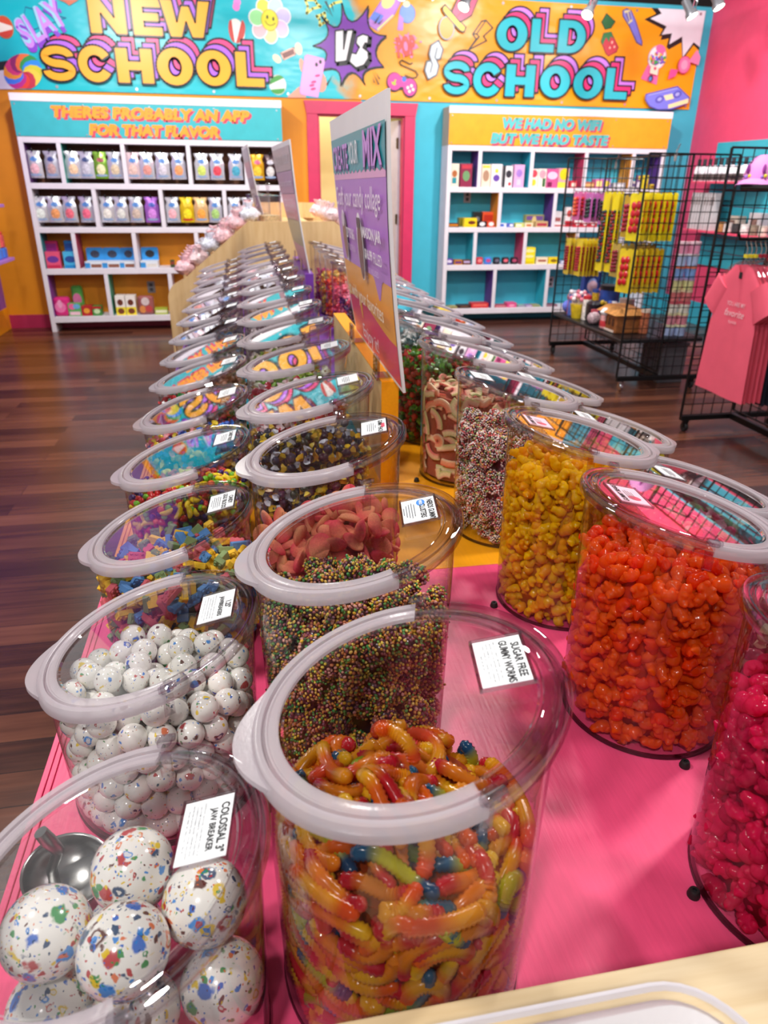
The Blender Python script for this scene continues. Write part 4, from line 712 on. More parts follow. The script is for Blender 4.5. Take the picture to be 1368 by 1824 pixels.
def card_parts(lohi, big, small, style, rot):
    mid, sl, _ = jar_fns(lohi); c, s = math.cos(rot), math.sin(rot)
    P = lambda u, v, h: (.078 + CS * (c * v + s * u), .004 - CS * (c * u - s * v), h)           # u reads left to right, v is up the card
    h = MB(); e = .0022
    for (u0, u1, v0, v1) in ((-.039, .039, -.0265, .0265),):
        q = [(u0, v0), (u1, v0), (u1, v1), (u0, v1)]; h.loft([[P(u, v, .0085) for u, v in q], [P(u, v, .0105) for u, v in q]])
    fr_ = MB()
    for (u0, u1, v0, v1) in ((-.0395, .0395, .0255, .0275), (-.0395, .0395, -.0275, -.0255), (-.0395, -.0375, -.0275, .0275), (.0375, .0395, -.0275, .0275)):
        q = [(u0, v0), (u1, v0), (u1, v1), (u0, v1)]; fr_.loft([[P(u, v, .0083) for u, v in q], [P(u, v, .0125) for u, v in q]])
    k = MB(); mats = [M_PKC if style == 'pink' else M_CARD, M_INK, M_GRY, M_BLU, M_RED]
    k.flat([P(u, v, .0108) for u, v in ((-.0365, -.0245), (.0365, -.0245), (.0365, .0245), (-.0365, .0245))])
    Ov = Vector(P(0, 0, 0)); ud = (Vector(P(1, 0, 0)) - Ov) / CS; vd = (Vector(P(0, 1, 0)) - Ov) / CS
    if big:
        hh = .0088 if len(big) > 1 else .0095; v = .0175 if len(big) > 1 else .013
        for ln in big:
            sz = text_geo(ln, .03)[2]; wd = min(.066, hh * sz[0] / sz[1] * .86); cx = .002 if style != 'logo' else .006
            put_text(k, ln, P(cx, v, .0111), ud, vd, hh * CS, wd * CS, 4 if style == 'peach' and ln == big[-1] and False else 1, .03); v -= .0118
    if style == 'logo': k.flat([P(-.022 + .0105 * math.cos(2 * PI * i / 20), .004 + .0065 * math.sin(2 * PI * i / 20), .0111) for i in range(20)], 3); put_text(k, 'NERDS', P(-.022, .004, .0114), ud, vd, .0045 * CS, .015 * CS, 0, .02)
    if style == 'peach': k.flat([P(u, v, .0111) for u, v in ((-.012, .0145), (.012, .0145), (.012, .0215), (-.012, .0215))], 4)
    if style == 'pink': k.flat([P(-.012 + .009 * math.cos(2 * PI * i / 18), -.006 + .0105 * math.sin(2 * PI * i / 18), .0111) for i in range(18)], 4)
    v = -.0035 if len(big or []) > 1 else .003
    if style == 'logo': v = -.0065
    for ln in small:
        if ln.startswith('-'): wd = .001 * int(ln[1:]); k.flat([P(a, v + b, .0111) for a, b in ((-wd / 2, -.0007), (wd / 2, -.0007), (wd / 2, .0007), (-wd / 2, .0007))], 2)
        else: put_text(k, ln, P(0, v, .0111), ud, vd, .0021 * CS, (.062 if len(ln) > 34 else .062 * len(ln) / 36) * CS, 2, 0.004, 0, 1)
        v -= .0039
    for a, b in ((.012, .026), (-.03, -.022)): pass
    return shear(h, mid, sl).mesh('label_holder', M_LIDC), shear(fr_, mid, sl).mesh('label_frame', M_EDGE), shear(k, mid, sl).mesh('label_card', mats)
GEN = {}
for lh in (TALL, SHORT):
    for st in ('plain', 'pink'): GEN[(lh, st)] = card_parts(lh, None, ['-50', '-42', '-54', '-48', '-30'], st, -.1)
JARS = []

def jar(label, x, y, lohi, right=False, card=None, style='plain', rz=0.0, nod=0.0):
    J = JM[lohi]; t = thing('candy_jar', label, 'jar', (x, y, TZ + .001), (PI if right else 0) + rz, 'slant-lid candy jars on the island')
    link('jar_body', J['body'], t); link('foot_rim', J['foot'], t); link('collar', J['collar'], t)
    ld = link('lid', J['lid'], t); link('lid_window', J['window'], ld); link('hinge_rim', J['hinge_rim'], ld)
    for q in J['lugs']: link('hinge', q, ld)
    if nod: mid = sum(lohi) / 2; ld.rotation_euler.x = nod; ld.location = (0, mid * math.sin(nod), mid * (1 - math.cos(nod)))   # loosely seated lid
    cp = card_parts(lohi, *card, style, -.12 if lohi == TALL else -.08) if card else GEN[(lohi, style)]
    link('label_holder', cp[0], ld); link('label_frame', cp[1], ld); link('label_card', cp[2], ld); ld['label'] = 'frosted lid with clear window and label card'
    JARS.append((x, y, lohi, right)); return t
YIN = [.45, .749, 1.068, 1.366, 1.69, 2.02, 2.345, 2.68, 3.0, 3.32, 3.62, 3.92, 4.22, 4.50, 4.77]
YOU = [.412, .732, 1.036, 1.344, 1.67, 2.0, 2.30, 2.62, 2.97, 3.28, 3.59, 3.90, 4.20, 4.50, 4.78]
YRI = [.447, .756, 1.060, 1.365, 1.693, 2.01, 2.33, 2.65, 2.97, 3.30, 3.61, 3.91, 4.21, 4.50, 4.78]
YRO = [.74, 1.05, 1.38, 1.73, 2.06, 2.42, 2.75, 3.06, 3.37, 3.68, 4.0, 4.31, 4.62]
XIN, XOU, XRI, XRO = .107, -.137, .533, .777
INGR = ['DEXTROSE, GLUCOSE, CORN SYRUP, CITRIC ACID,', 'CALCIUM STEARATE, TAPIOCA DEXTRIN,', 'CONFECTIONERS GLAZE, CARNAUBA WAX,', 'ARTIFICIAL FLAVORS AND COLORS, INCLUDING', 'FD&C RED 40, YELLOW 5, BLUE 1']
INGW = ['MALTITOL, SORBITOL, MODIFIED CORN STARCH,', 'GELATIN, CITRIC ACID, NATURAL AND ARTIFICIAL', 'FLAVOR, PALM OIL, COCONUT OIL, CARNAUBA', 'WAX, STEVIA GLYCOSIDES, YELLOW 5,', 'RED 40, BLUE 1']
row_in = {0: ('jar of sugar free gummy worms, front of the second row from the left', (['SUGAR FREE', 'GUMMY WORMS'], INGW), 'plain'), 1: ('jar of rainbow crunchy gummy clusters behind the gummy worm jar', (['NERDS GUMMY', 'CLUSTERS'], ['-40', '-50', '-44', '-38', '-24']), 'logo'),
          2: ('jar of pink and orange gummy peaches behind the rainbow cluster jar', (['', 'GUMMY PEACH'][1:], ['-20', '-44', '-50', '-46', '-40']), 'peach'), 3: ('jar of dark wrapped candies with yellow twists behind the gummy peach jar', None, 'plain'), 4: ('jar of red and white wrapped candies behind the dark wrapped candies', None, 'plain')}
row_ou = {0: ('jar of colossal speckled jawbreakers at the front left corner', (['COLOSSAL 3"', 'JAW BREAKER'], INGR), 'plain'), 1: ('jar of small white jawbreakers behind the colossal jawbreaker jar', (['1.25"', 'JAWBREAKERS'], INGR), 'plain'), 2: ('jar of pastel candy bricks behind the small jawbreaker jar', (['CANDY', 'LEGO BLOCKS'], ['-44', '-50', '-46', '-50', '-30']), 'plain'),
          3: ('jar of fruit shaped hard candies behind the candy brick jar', (['CANDY FRUIT'], ['-44', '-50', '-46', '-40']), 'plain'), 4: ('jar of blue and yellow wrapped taffy behind the fruit candy jar', None, 'plain')}
row_ri = {0: ('jar of magenta gummy bears at the right edge of the frame', None, 'pink'), 1: ('jar of orange gummy bears behind the magenta gummy bear jar', (['GUMMY BEARS'], ['-34', '-40', '-36', '-28']), 'pink'), 2: ('jar of yellow gummy bears behind the orange gummy bear jar', (['GUMMY BEARS'], ['-34', '-40', '-36', '-28']), 'pink'), 3: ('jar of pale rainbow clusters behind the yellow gummy bear jar', None, 'plain'), 4: ('jar of sour rainbow rings and strips behind the pale cluster jar', None, 'plain'), 5: ('jar of cherry red and green candies beside the large standing sign', None, 'plain')}
NM = lambda i: ORD[i]
for i, y in enumerate(YIN):
    l_, c, st = row_in.get(i, (f'slant-lid jar, {NM(i)} from the front in the second row from the left', None, 'plain')); jar('clear ' + l_, XIN, y, TALL, False, c, st, RNG.uniform(-.03, .03), {3: -.03, 4: -.014}.get(i, 0))
for i, y in enumerate(YOU):
    l_, c, st = row_ou.get(i, (f'slant-lid jar, {NM(i)} from the front in the low outer row on the left', None, 'plain')); jar('clear ' + l_, XOU, y, SHORT, False, c, st, RNG.uniform(-.03, .03))
for i, y in enumerate(YRI):
    l_, c, st = row_ri.get(i, (f'slant-lid jar, {NM(i)} from the front in the tall row right of the divider', None, 'plain')); jar('clear ' + l_, XRI + (.022 if i == 0 else 0), y, TALL, True, c, st, RNG.uniform(-.03, .03))
for i, y in enumerate(YRO): jar(f'clear slant-lid jar, {NM(i)} from the front in the low outer row on the right', XRO, y, SHORT, True, None, 'plain', RNG.uniform(-.03, .03))
# maple end counter with a frosted tray, at the lower right corner
ct = thing('end_counter', 'pale maple counter across the near end of the island, lower right corner', 'counter', (0, 0, 0))
MB().bb((.0, -.28, .915), (1.15, .311, .95)).build('counter_top', M_MAPLE, ct, bevel=.002); MB().bb((.02, -.26, 0), (1.13, .305, .914)).build('counter_body', mat('counter_body_white', '#d8d2cc', .5), ct)
ty = thing('storage_tub', 'frosted plastic tub with rounded corners standing on the maple counter', 'tub', (.165, .115, .9505))
tm = MB(); tm.rbox((0, 0, .019), (.262, .31, .038), .05, n=8); tm.build('tub_body', frosted('tub_frosted', '#e6e2e6', .15, .3), ty, 35)
def rrect(w_, h_, r, n=8): return [(cx + r * math.cos(a0 + PI / 2 * i / n), cy + r * math.sin(a0 + PI / 2 * i / n)) for cx, cy, a0 in ((w_ / 2 - r, h_ / 2 - r, 0), (r - w_ / 2, h_ / 2 - r, PI / 2), (r - w_ / 2, r - h_ / 2, PI), (w_ / 2 - r, r - h_ / 2, 1.5 * PI)) for i in range(n + 1)]
o1, o2 = rrect(.272, .32, .056), rrect(.266, .314, .053)
lp = MB(); lp.loft([[(x, y, .036) for x, y in o1], [(x, y, .041) for x, y in o1], [(x, y, .042) for x, y in o2], [(x, y, .0385) for x, y in rrect(.262, .31, .051)]], caps=False); lp.build('tub_rim', frosted('tub_rim_frosted', '#eeecf4', .2, .25), ty, 35)
# ------------------------------------------------------------------ what is in the jars
CAMV = Vector((0, 0, CH))
def rin(z): return RB + (RT - RB) * z / .3 - .002
def rot_any(): 
    q = RNG.normal(size=4); q /= np.linalg.norm(q); from mathutils import Quaternion
    return Quaternion(q).to_matrix().to_4x4()
def lattice(top, d, jit):
    P = []; k = 0; z = d * .5
    while z < .32:
        ox, oy = (0, 0) if k % 2 == 0 else (d / 2, d / 3)
        for j in range(-9, 10):
            for i in range(-9, 10):
                if abs(i * d) > .14 or abs(j * d) > .14: pass
                x = i * d + (d / 2 if j % 2 else 0) + ox; y = j * d * .866 + oy
                P.append((x, y, z))
        z += d * .80; k += 1
    n = int(.13 / d)
    P = []
    k = 0; z = d * .5
    while z < .32:
        ph = RNG.uniform(0, 6.28); c, s = math.cos(ph), math.sin(ph)
        for j in range(-n - 2, n + 3):
            for i in range(-n - 2, n + 3):
                x = i * d + (d / 2 if j % 2 else 0); y = j * d * .866; P.append((c * x - s * y, s * x + c * y, z))
        z += d * .78; k += 1
    P = np.array(P) + RNG.uniform(-jit, jit, (len(P), 3)) * d
    rho = np.hypot(P[:, 0], P[:, 1]); tp = np.array([top(x, y) for x, y, _ in P]); R = rin(P[:, 2])
    m = (rho < R - d * .32) & (P[:, 2] < tp - d * .2) & (P[:, 2] > d * .3)
    return P[m], rho[m], tp[m], R[m]
def rank(C, P, rho, tp, R, d):
    """the pieces the camera can see, those it sees best first"""
    C = np.array(C); W = P + C; to = np.array([0, 0, CH]) - W; to /= np.linalg.norm(to, axis=1)[:, None]
    nx = np.where(rho > 1e-6, P[:, 0] / np.maximum(rho, 1e-6), 0); ny = np.where(rho > 1e-6, P[:, 1] / np.maximum(rho, 1e-6), 0)
    side, upd = R - rho, tp - P[:, 2]; facing = nx * to[:, 0] + ny * to[:, 1]
    lay = np.minimum(np.where(facing > -.15, side, side + .6 * d), upd) / d
    return lay, facing
def pile(C, top, d, variants, mats, name, cat, group, maxind, jit=.22, hug=.45, weights=None, smooth=60, core=None, shell=1.75, orient=None, stuff_label=None, sc=(.9, 1.1), ci=1.45):
    """variants: (MB, name, label); countable candies become objects, the deeper ones one stuff object"""
    P, rho, tp, R = lattice(top, d, jit); lay, fac = rank(C, P, rho, tp, R, d)
    order = np.argsort(lay + .12 * np.maximum(0, .2 - fac) * 3); order = [i for i in order if min(R[i] - rho[i], tp[i] - P[i, 2]) < shell * d]
    meshes = [v[0].mesh(v[1], mats, smooth) for v in variants]; st = MB(); n = 0
    w_ = np.array(weights or [1] * len(variants), float); w_ /= w_.sum()
    for i in order:
        p = P[i].copy(); k = RNG.choice(len(variants), p=w_)
        if R[i] - rho[i] < d * .95 and rho[i] > 0: p[:2] *= (R[i] - d * hug) / rho[i]
        M = rot_any() if orient is None else orient(p, R[i] - rho[i] < d * .75, tp[i] - p[2] < d * .9)
        M = Matrix.Translation(Vector(C) + Vector(p)) @ M @ Matrix.Scale(RNG.uniform(*sc), 4)
        if n < maxind:
            o = link(variants[k][1], meshes[k]); o.matrix_world = M; tag(o, variants[k][2], cat, group); n += 1
        else: st.add(variants[k][0].v, variants[k][0].f, 0, M); st.mi[-len(variants[k][0].f):] = variants[k][0].mi; st.c[-len(variants[k][0].v):] = variants[k][0].c
    if core is not None:
        rc = lambda z: max(rin(z) - ci * d, .01)
        n_ = 24; rings = [[(rc(u * .2) * math.cos(2 * PI * j / n_), rc(u * .2) * math.sin(2 * PI * j / n_), .006 + u * max(.02, top(.7 * rc(.1) * math.cos(2 * PI * j / n_), .7 * rc(.1) * math.sin(2 * PI * j / n_)) - 1.5 * d)) for j in range(n_)] for u in (0, .5, 1)]
        st.loft(rings, core[0], Matrix.Translation(C), core[1])
    if st.f:
        o = st.build(name.rstrip('.') + '_fill', mats, None, smooth); tag(o, stuff_label or f'deeper {cat} pieces under the visible ones, {group}', cat, None, 'stuff')
def jc(row, i):
    x = {'in': XIN, 'ou': XOU, 'ri': XRI, 'ro': XRO}[row] + (.022 if (row, i) == ('ri', 0) else 0); y = {'in': YIN, 'ou': YOU, 'ri': YRI, 'ro': YRO}[row][i]
    return (x, y, TZ + .005)
def jell(name, trl=.36, rough=.2, trm=.28): return mat(name, rough=rough, var=.08, vs=60, trl=trl, attr=True, coat=.2, bump=.06, bs=160, trm=trm)
M_JEL = jell('gummy_jelly'); M_HARD = mat('hard_candy', attr=True, rough=.28, var=.06, vs=120, coat=.25); M_CHALK = mat('chalky_candy', attr=True, rough=.75, var=.10, vs=160, bump=.2, bs=500); M_SUG = mat('sugared_candy', attr=True, rough=.8, var=.14, vs=420, bump=.6, bs=900, trl=.15); M_WRAP = mat('candy_wrapper', attr=True, rough=.22, var=.2, vs=90, bump=.6, bs=120, coat=.3)
# --- speckled jawbreakers
def speckled(name, scale, dens, size):
    t = NT(name); co = t.coord((1, 1, 1), rnd=37.0); wn = t.n('ShaderNodeTexNoise', {'Vector': co, 'Scale': scale * 1.6, 'Detail': 3.0})
    wc = t.n('ShaderNodeVectorMath', {0: co, 1: t.n('ShaderNodeVectorMath', {0: wn.outputs['Color'], 3: .7 / scale}, operation='SCALE').outputs[0]}, operation='ADD').outputs[0]
    c = lin('#eeebe4'); col = t.n('ShaderNodeRGB').outputs[0]; col.default_value = (*c, 1)
    pal = [(0, lin('#1f63c4')), (.16, lin('#e3c21c')), (.3, lin('#b8232c')), (.44, lin('#2c86d6')), (.58, lin('#2f8f4a')), (.7, lin('#5a2520')), (.8, lin('#e0703a')), (.9, lin('#16406a'))]
    for s_, th, dn in ((1, size, dens), (2.6, size * 1.15, dens * .8), (6, size * .95, dens * .55)):
        v = t.n('ShaderNodeTexVoronoi', {'Vector': wc, 'Scale': scale * s_, 'Randomness': 1.0}); sp = t.n('ShaderNodeSeparateColor', {0: v.outputs['Color']})
        on = t.math('LESS_THAN', sp.outputs[1], dn); md = t.n('ShaderNodeMapRange', {0: v.outputs['Distance'], 1: th * .78, 2: th, 3: 1.0, 4: 0.0}).outputs[0]
        ring = t.math('MULTIPLY', t.math('GREATER_THAN', sp.outputs[2], .74), t.math('LESS_THAN', v.outputs['Distance'], th * .55))
        f = t.math('MULTIPLY', t.math('MULTIPLY', on, md), t.math('SUBTRACT', 1.0, t.math('MULTIPLY', ring, .8)))
        col = t.mixc(t.math('MULTIPLY', f, .92), col, t.ramp(sp.outputs[0], pal, 'CONSTANT'))
    p = t.n('ShaderNodeBsdfPrincipled', {'Base Color': col, 'Roughness': .16, 'Coat Weight': .4, 'Coat Roughness': .06}); return t.done(p.outputs[0])
M_COL = speckled('speckled_colossal', 52, .62, .40); M_JAW = speckled('speckled_small', 75, .17, .42)
def relax(P, r, iters, R, g=0.0, zmin=None):
    P = P.copy(); n = len(P)
    for it in range(iters):
        P[:, 2] -= g if it < iters * .7 else 0
        D = P[:, None, :] - P[None, :, :]; L = np.linalg.norm(D, axis=2) + np.eye(n); ov = np.clip(2 * r - L, 0, None); np.fill_diagonal(ov, 0)
        P += (D / L[:, :, None] * ov[:, :, None]).sum(1) * .42
        P[:, 2] = np.maximum(P[:, 2], r); rho = np.hypot(P[:, 0], P[:, 1]); lim = R - r; k = np.where(rho > lim, lim / np.maximum(rho, 1e-9), 1); P[:, 0] *= k; P[:, 1] *= k
    return P
C0 = np.array(jc('ou', 0)); Rc = .0372
pix = [((240, 1545), .925), ((237, 1668), .922), ((88, 1675), .912), ((388, 1590), .915), ((118, 1785), .855), ((355, 1765), .85), ((452, 1740), .85), ((215, 1610), .845)]
P = np.array([np.array(at(*a, Z=z)) - C0 for a, z in pix]); P = relax(P, Rc, 120, .1125)
big = MB().ball(r=Rc, seg=40, rg=24).mesh('colossal_jawbreaker', M_COL, 180)
for i, (p, l_) in enumerate(zip(P, ['at the back under the light spot', 'in the middle of the jar', 'at the front left of the jar', 'on the right under the label card', 'lowest at the front of the jar', 'against the right front wall', 'low against the right wall', 'half hidden under the middle ones'])):
    o = link('colossal_jawbreaker', big); o.matrix_world = Matrix.Translation(Vector(C0) + Vector(p)) @ rot_any(); tag(o, f'colossal white speckled jawbreaker {l_}', 'jawbreaker', 'colossal jawbreakers in the front left jar')
# steel scoop on the table behind the colossal jawbreaker jar
sb = at(120, 1556, Z=.832); sc_ = thing('candy_scoop', 'steel scoop with an upright handle on the table behind the colossal jawbreaker jar', 'scoop', (sb.x, sb.y, sb.z))
M_STL = mat('scoop_steel', '#9a9a98', .28, 1.0, var=.15, vs=30, bump=.15, bs=30)
prof = [(.0, -.030)] + [(.043 * math.sin(a), -.030 * math.cos(a)) for a in np.radians(range(15, 91, 15))] + [(.0445, .0015), (.0425, .001)] + [(.0415 * math.sin(a), -.0285 * math.cos(a)) for a in np.radians(range(90, 14, -15))] + [(0, -.0285)]
MB().lathe(prof, 32, caps=False, M=TR((0, 0, .004), (.12, .16, 0))).build('bowl', M_STL, sc_, 40)
hp = at(86, 1497, Z=.905) - sb; hp2 = at(72, 1482, Z=.918) - sb
MB().tube([(-.012, -.006, -.016), (-.014, .0, .01), tuple(hp * .7 + Vector((.004, 0, 0))), tuple(hp), tuple(hp2)], [.0062, .0055, .006, .0075, .0066], 12).build('handle', M_STL, sc_, 60)
# --- 1.25 inch jawbreakers
rj = .0158; n = 325; P = np.stack([RNG.uniform(-.08, .08, n), RNG.uniform(-.08, .08, n), RNG.uniform(.02, .5, n)], 1); P = relax(P, rj, 190, .1135, .0035)
CJ = np.array(jc('ou', 1)); rho = np.hypot(P[:, 0], P[:, 1]); to = -(P + CJ)[:, :2]; fac = (P[:, :2] * to).sum(1) / (np.maximum(rho, 1e-6) * np.linalg.norm(to, axis=1)); zt = P[:, 2].max()
jb = MB().ball(r=rj, seg=24, rg=14).mesh('white_jawbreaker', M_JAW, 180); topz = .178 + .035
for p, r_, f_ in zip(P, rho, fac):
    if p[2] > .225: continue
    if (r_ > .066 and f_ > -.75) or p[2] > .100:
        o = link('white_jawbreaker', jb); o.matrix_world = Matrix.Translation(Vector(CJ) + Vector(p)) @ rot_any(); tag(o, 'small white speckled jawbreaker in the jar behind the colossal jawbreakers', 'jawbreaker', 'small white jawbreakers')
# --- gummy worms: bent tubes lying against the wall and over the top of the heap
WPAL = [['#ee6410', '#f2a818', '#ea5412'], ['#c8142a', '#ee8a1c', '#cf1830'], ['#f2a018', '#ee6a16', '#f6b41c'], ['#1d5f86', '#c9c02a', '#1a4f78'], ['#e4502a', '#f2a21a'], ['#d2202f', '#ef7d1a', '#f7c21e'], ['#a8c02c', '#215f80'], ['#f6b81c', '#d6262e', '#f49a1a'], ['#f08a14', '#f5b61c']]
WW = [2.8, 3.4, 2, 1.1, 2.4, 2.6, .5, 2.2, 1.6]
def grad(pal, t_):
    x = t_ * (len(pal) - 1); i = min(int(x), len(pal) - 2); f = x - i; f = min(1, max(0, (f - .35) / .3)); a, b = lin(pal[i]), lin(pal[i + 1]); return tuple(p * (1 - f) + q * f for p, q in zip(a, b))
def worm(path, r, pal, ns=34):
    P = [Vector(p) for p in path]; L = [0]
    for a, b in zip(P, P[1:]): L.append(L[-1] + (b - a).length)
    mb = MB(); rings = []; up = Vector((.3, .2, 1)).normalized(); cs = []
    for k in range(ns + 1):
        u = k / ns; s_ = u * L[-1]; i = min(max(j for j in range(len(L)) if L[j] <= s_ + 1e-9), len(P) - 2); f = (s_ - L[i]) / max(L[i + 1] - L[i], 1e-9); p = P[i].lerp(P[i + 1], f); d = (P[i + 1] - P[i]).normalized()
        if 0 < i and f < .5: d = (d * (.5 + f) + (P[i] - P[i - 1]).normalized() * (.5 - f)).normalized()
        elif i < len(P) - 2 and f >= .5: d = (d * (1.5 - f) + (P[i + 2] - P[i + 1]).normalized() * (f - .5)).normalized()
        a = d.cross(up).normalized(); up = a.cross(d).normalized()
        e = min(u, 1 - u) * L[-1]; rr = r * (math.sqrt(max(.04, 1 - (1 - min(1, e / r)) ** 2))) * (1 + (.10 if k % 2 else -.10))
        rings.append([p + (a * math.cos(2 * PI * j / 9) + up * math.sin(2 * PI * j / 9)) * rr for j in range(9)]); cs += [grad(pal, u)] * 9
    b = len(mb.v); mb.loft(rings); mb.c = cs; return mb
def smooth_path(pts, n=14):
    q = np.array(pts); t0 = np.linspace(0, 1, len(q)); t1 = np.linspace(0, 1, n); out = np.stack([np.interp(t1, t0, q[:, k]) for k in range(3)], 1)
    for _ in range(3): out[1:-1] = (out[:-2] + 2 * out[1:-1] + out[2:]) / 4
    return [tuple(p) for p in out]
def wall_path(th, z, hd, L, inset, bend, n=9, zmax=.3):
    o = []; st = L / (n - 1)
    for k in range(n):
        R = rin(max(z, 0)) - inset; o.append((R * math.cos(th), R * math.sin(th), max(z, .008))); th += math.cos(hd) * st / R; z += math.sin(hd) * st; hd += bend / n
        if z < .012: hd = abs(hd) * .3
        if z > zmax: hd = -abs(hd) * .5
    return smooth_path(o)
def top_path(x, y, hd, L, top, bend, lift, n=9):
    o = []; st = L / (n - 1)
    for k in range(n):
        r = math.hypot(x, y)
        if r > .103: x *= .103 / r; y *= .103 / r; hd += .9
        o.append((x, y, top(x, y) + lift + .006 * math.sin(k * .9 + hd))); x += math.cos(hd) * st; y += math.sin(hd) * st; hd += bend / n
    return smooth_path(o)
CW = jc('in', 0); wtop = lambda x, y: .188 + .034 * math.exp(-((x + .03) ** 2 + (y - .0) ** 2) / .0035) - .06 * max(0, x) + .0
def emit_worms(C, top, count_w, count_t, r, L, pals, wts, m_, name, label, cat, group, maker):
    wts = np.array(wts) / sum(wts); made = 0; placed = np.zeros((0, 3)); tp = [top(.1 * math.cos(a), .1 * math.sin(a)) for a in np.linspace(0, 6.28, 40)]
    for k in range(count_w + count_t):
        pal = pals[RNG.choice(len(pals), p=wts)]; Lk = L * RNG.uniform(.8, 1.15)
        if k < count_w:
            inset = r * (RNG.choice([1.05, 1.3]) if k < count_w * .62 else RNG.choice([2.3, 3.2]))
        else:
            lift = RNG.uniform(-.008, .006)
        best = None
        for _ in range(12):                                   # of a dozen tries keep the one that crosses its neighbours least
            if k < count_w:
                th = -PI / 2 + RNG.normal() * 1.15 - .1; tt = top(.1 * math.cos(th), .1 * math.sin(th)); z = .012 + (RNG.random() ** .8) * (tt - .012); q = wall_path(th, z, RNG.choice([0, PI]) + RNG.normal() * .65, Lk, inset, RNG.normal() * 2.2, zmax=tt - .004)
            else: a = RNG.uniform(0, 6.28); b = .098 * math.sqrt(RNG.random()); q = top_path(b * math.cos(a), b * math.sin(a), RNG.uniform(0, 6.28), Lk, top, RNG.normal() * 2.4, lift)
            Q = np.array(q); dd = np.percentile(np.sqrt(((Q[:, None] - placed[None]) ** 2).sum(2).min(1)), 15) if len(placed) else 1
            if best is None or dd > best[0]: best = (dd, q, Q)
        path = best[1]; placed = np.vstack([placed, best[2]])
        o = maker(path, r * RNG.uniform(.9, 1.1), pal).build(name, m_, None, 70, C); tag(o, label, cat, group)
emit_worms(CW, wtop, 226, 64, .0067, .074, WPAL, WW, M_JEL, 'gummy_worm', 'colourful ribbed gummy worm in the sugar free gummy worm jar', 'gummy worm', 'gummy worms', worm)
hp_ = [np.array(at(px, py, Y=y_)) - np.array(CW) for px, py, y_ in ((668, 1300, .47), (690, 1297, .475), (715, 1310, .465), (735, 1335, .455), (738, 1362, .45))]
tag(worm(smooth_path(hp_, 14), .0062, WPAL[0]).build('gummy_worm', M_JEL, None, 70, CW), 'orange gummy worm arching up above the heap of worms', 'gummy worm', 'gummy worms')
def core_fill(C, top, col, m_, inset, name, label, cat, drop=.012):
    n_ = 40; rings = []
    for u in np.linspace(0, 1, 10): rings.append([((rin(.1) - inset) * math.cos(2 * PI * j / n_) * (1 + .03 * math.sin(7 * j + 9 * u)), (rin(.1) - inset) * math.sin(2 * PI * j / n_), .004 + u * (top(.1 * math.cos(2 * PI * j / n_), .1 * math.sin(2 * PI * j / n_)) - drop)) for j in range(n_)])
    tag(MB().loft(rings, col=lin(col)).build(name, m_, None, 60, C), label, cat, None, 'stuff')
core_fill(CW, wtop, '#b8481a', M_JEL, .021, 'gummy_worm_fill', 'packed gummy worms deep inside the worm jar', 'gummy worm')
# --- pastel candy bricks
def brick(nx, ny, col):
    b = MB(); u = .0082; b.rbox((0, 0, 0), (nx * u, ny * u, .0092), .0012, n=1)
    for i in range(nx):
        for j in range(ny): b.lathe([(.0026, 0), (.0025, .0022), (.0020, .0026)], 8, M=TR(((i - (nx - 1) / 2) * u, (j - (ny - 1) / 2) * u, .0046)))
    b.c = [lin(col)] * len(b.v); return b
bk = [(brick(*s_, c), 'candy_brick', f'{w_} chalky candy brick in the jar of pastel candy bricks') for c, w_ in (('#7f9a62', 'sage green'), ('#4f86c0', 'dusty blue'), ('#f0c02a', 'yellow'), ('#d4606a', 'rose red')) for s_ in ((2, 2), (4, 2), (3, 2))]
pile(jc('ou', 2), lambda x, y: .158 + .02 * math.exp(-(x * x + y * y) / .004), .0215, bk, M_CHALK, 'candy_brick', 'candy brick', 'pastel candy bricks', 230, weights=[1, 1, .8] * 2 + [1.5, 1, .9, 1, .7, .7], smooth=30, core=(0, lin('#6a7a5a')), hug=.42)
# --- fruit shaped hard candies
def banana(): 
    b = MB(); P = [(.0135 * math.sin(a), 0, .0135 * (1 - math.cos(a)) * 1.1 - .004) for a in np.linspace(-1.0, 1.0, 9)]; b.tube(P, [.0014, .0036, .0046, .0050, .0051, .0050, .0046, .0036, .0016], 8, col=lin('#f2d40c')); return b
fr = [(banana(), 'banana_candy', 'yellow banana shaped candy in the fruit candy jar'), (MB().lathe([(0, -.0075), (.003, -.0055), (.0062, .001), (.0066, .0045), (.004, .0068), (0, .0072)], 10, col=lin('#c21f22')), 'strawberry_candy', 'red strawberry shaped candy in the fruit candy jar'), (MB().ball(r=(.0066, .0066, .0058), seg=10, rg=7, col=lin('#6fb71f')), 'lime_candy', 'lime green round candy in the fruit candy jar'), (MB().ball(r=(.006, .006, .0066), seg=10, rg=7, col=lin('#3a1f70')), 'grape_candy', 'dark purple grape shaped candy in the fruit candy jar'), (MB().ball(r=.0064, seg=10, rg=7, col=lin('#e8641a')), 'orange_candy', 'orange round candy in the fruit candy jar')]
pile(jc('ou', 3), lambda x, y: .148 + .022 * math.exp(-((x - .02) ** 2 + y * y) / .004), .0152, fr, M_HARD, 'fruit_candy', 'fruit candy', 'fruit shaped hard candies', 200, weights=[1.2, 2.0, 1, .8, .5], core=(0, lin('#7a2018')), shell=1.5)
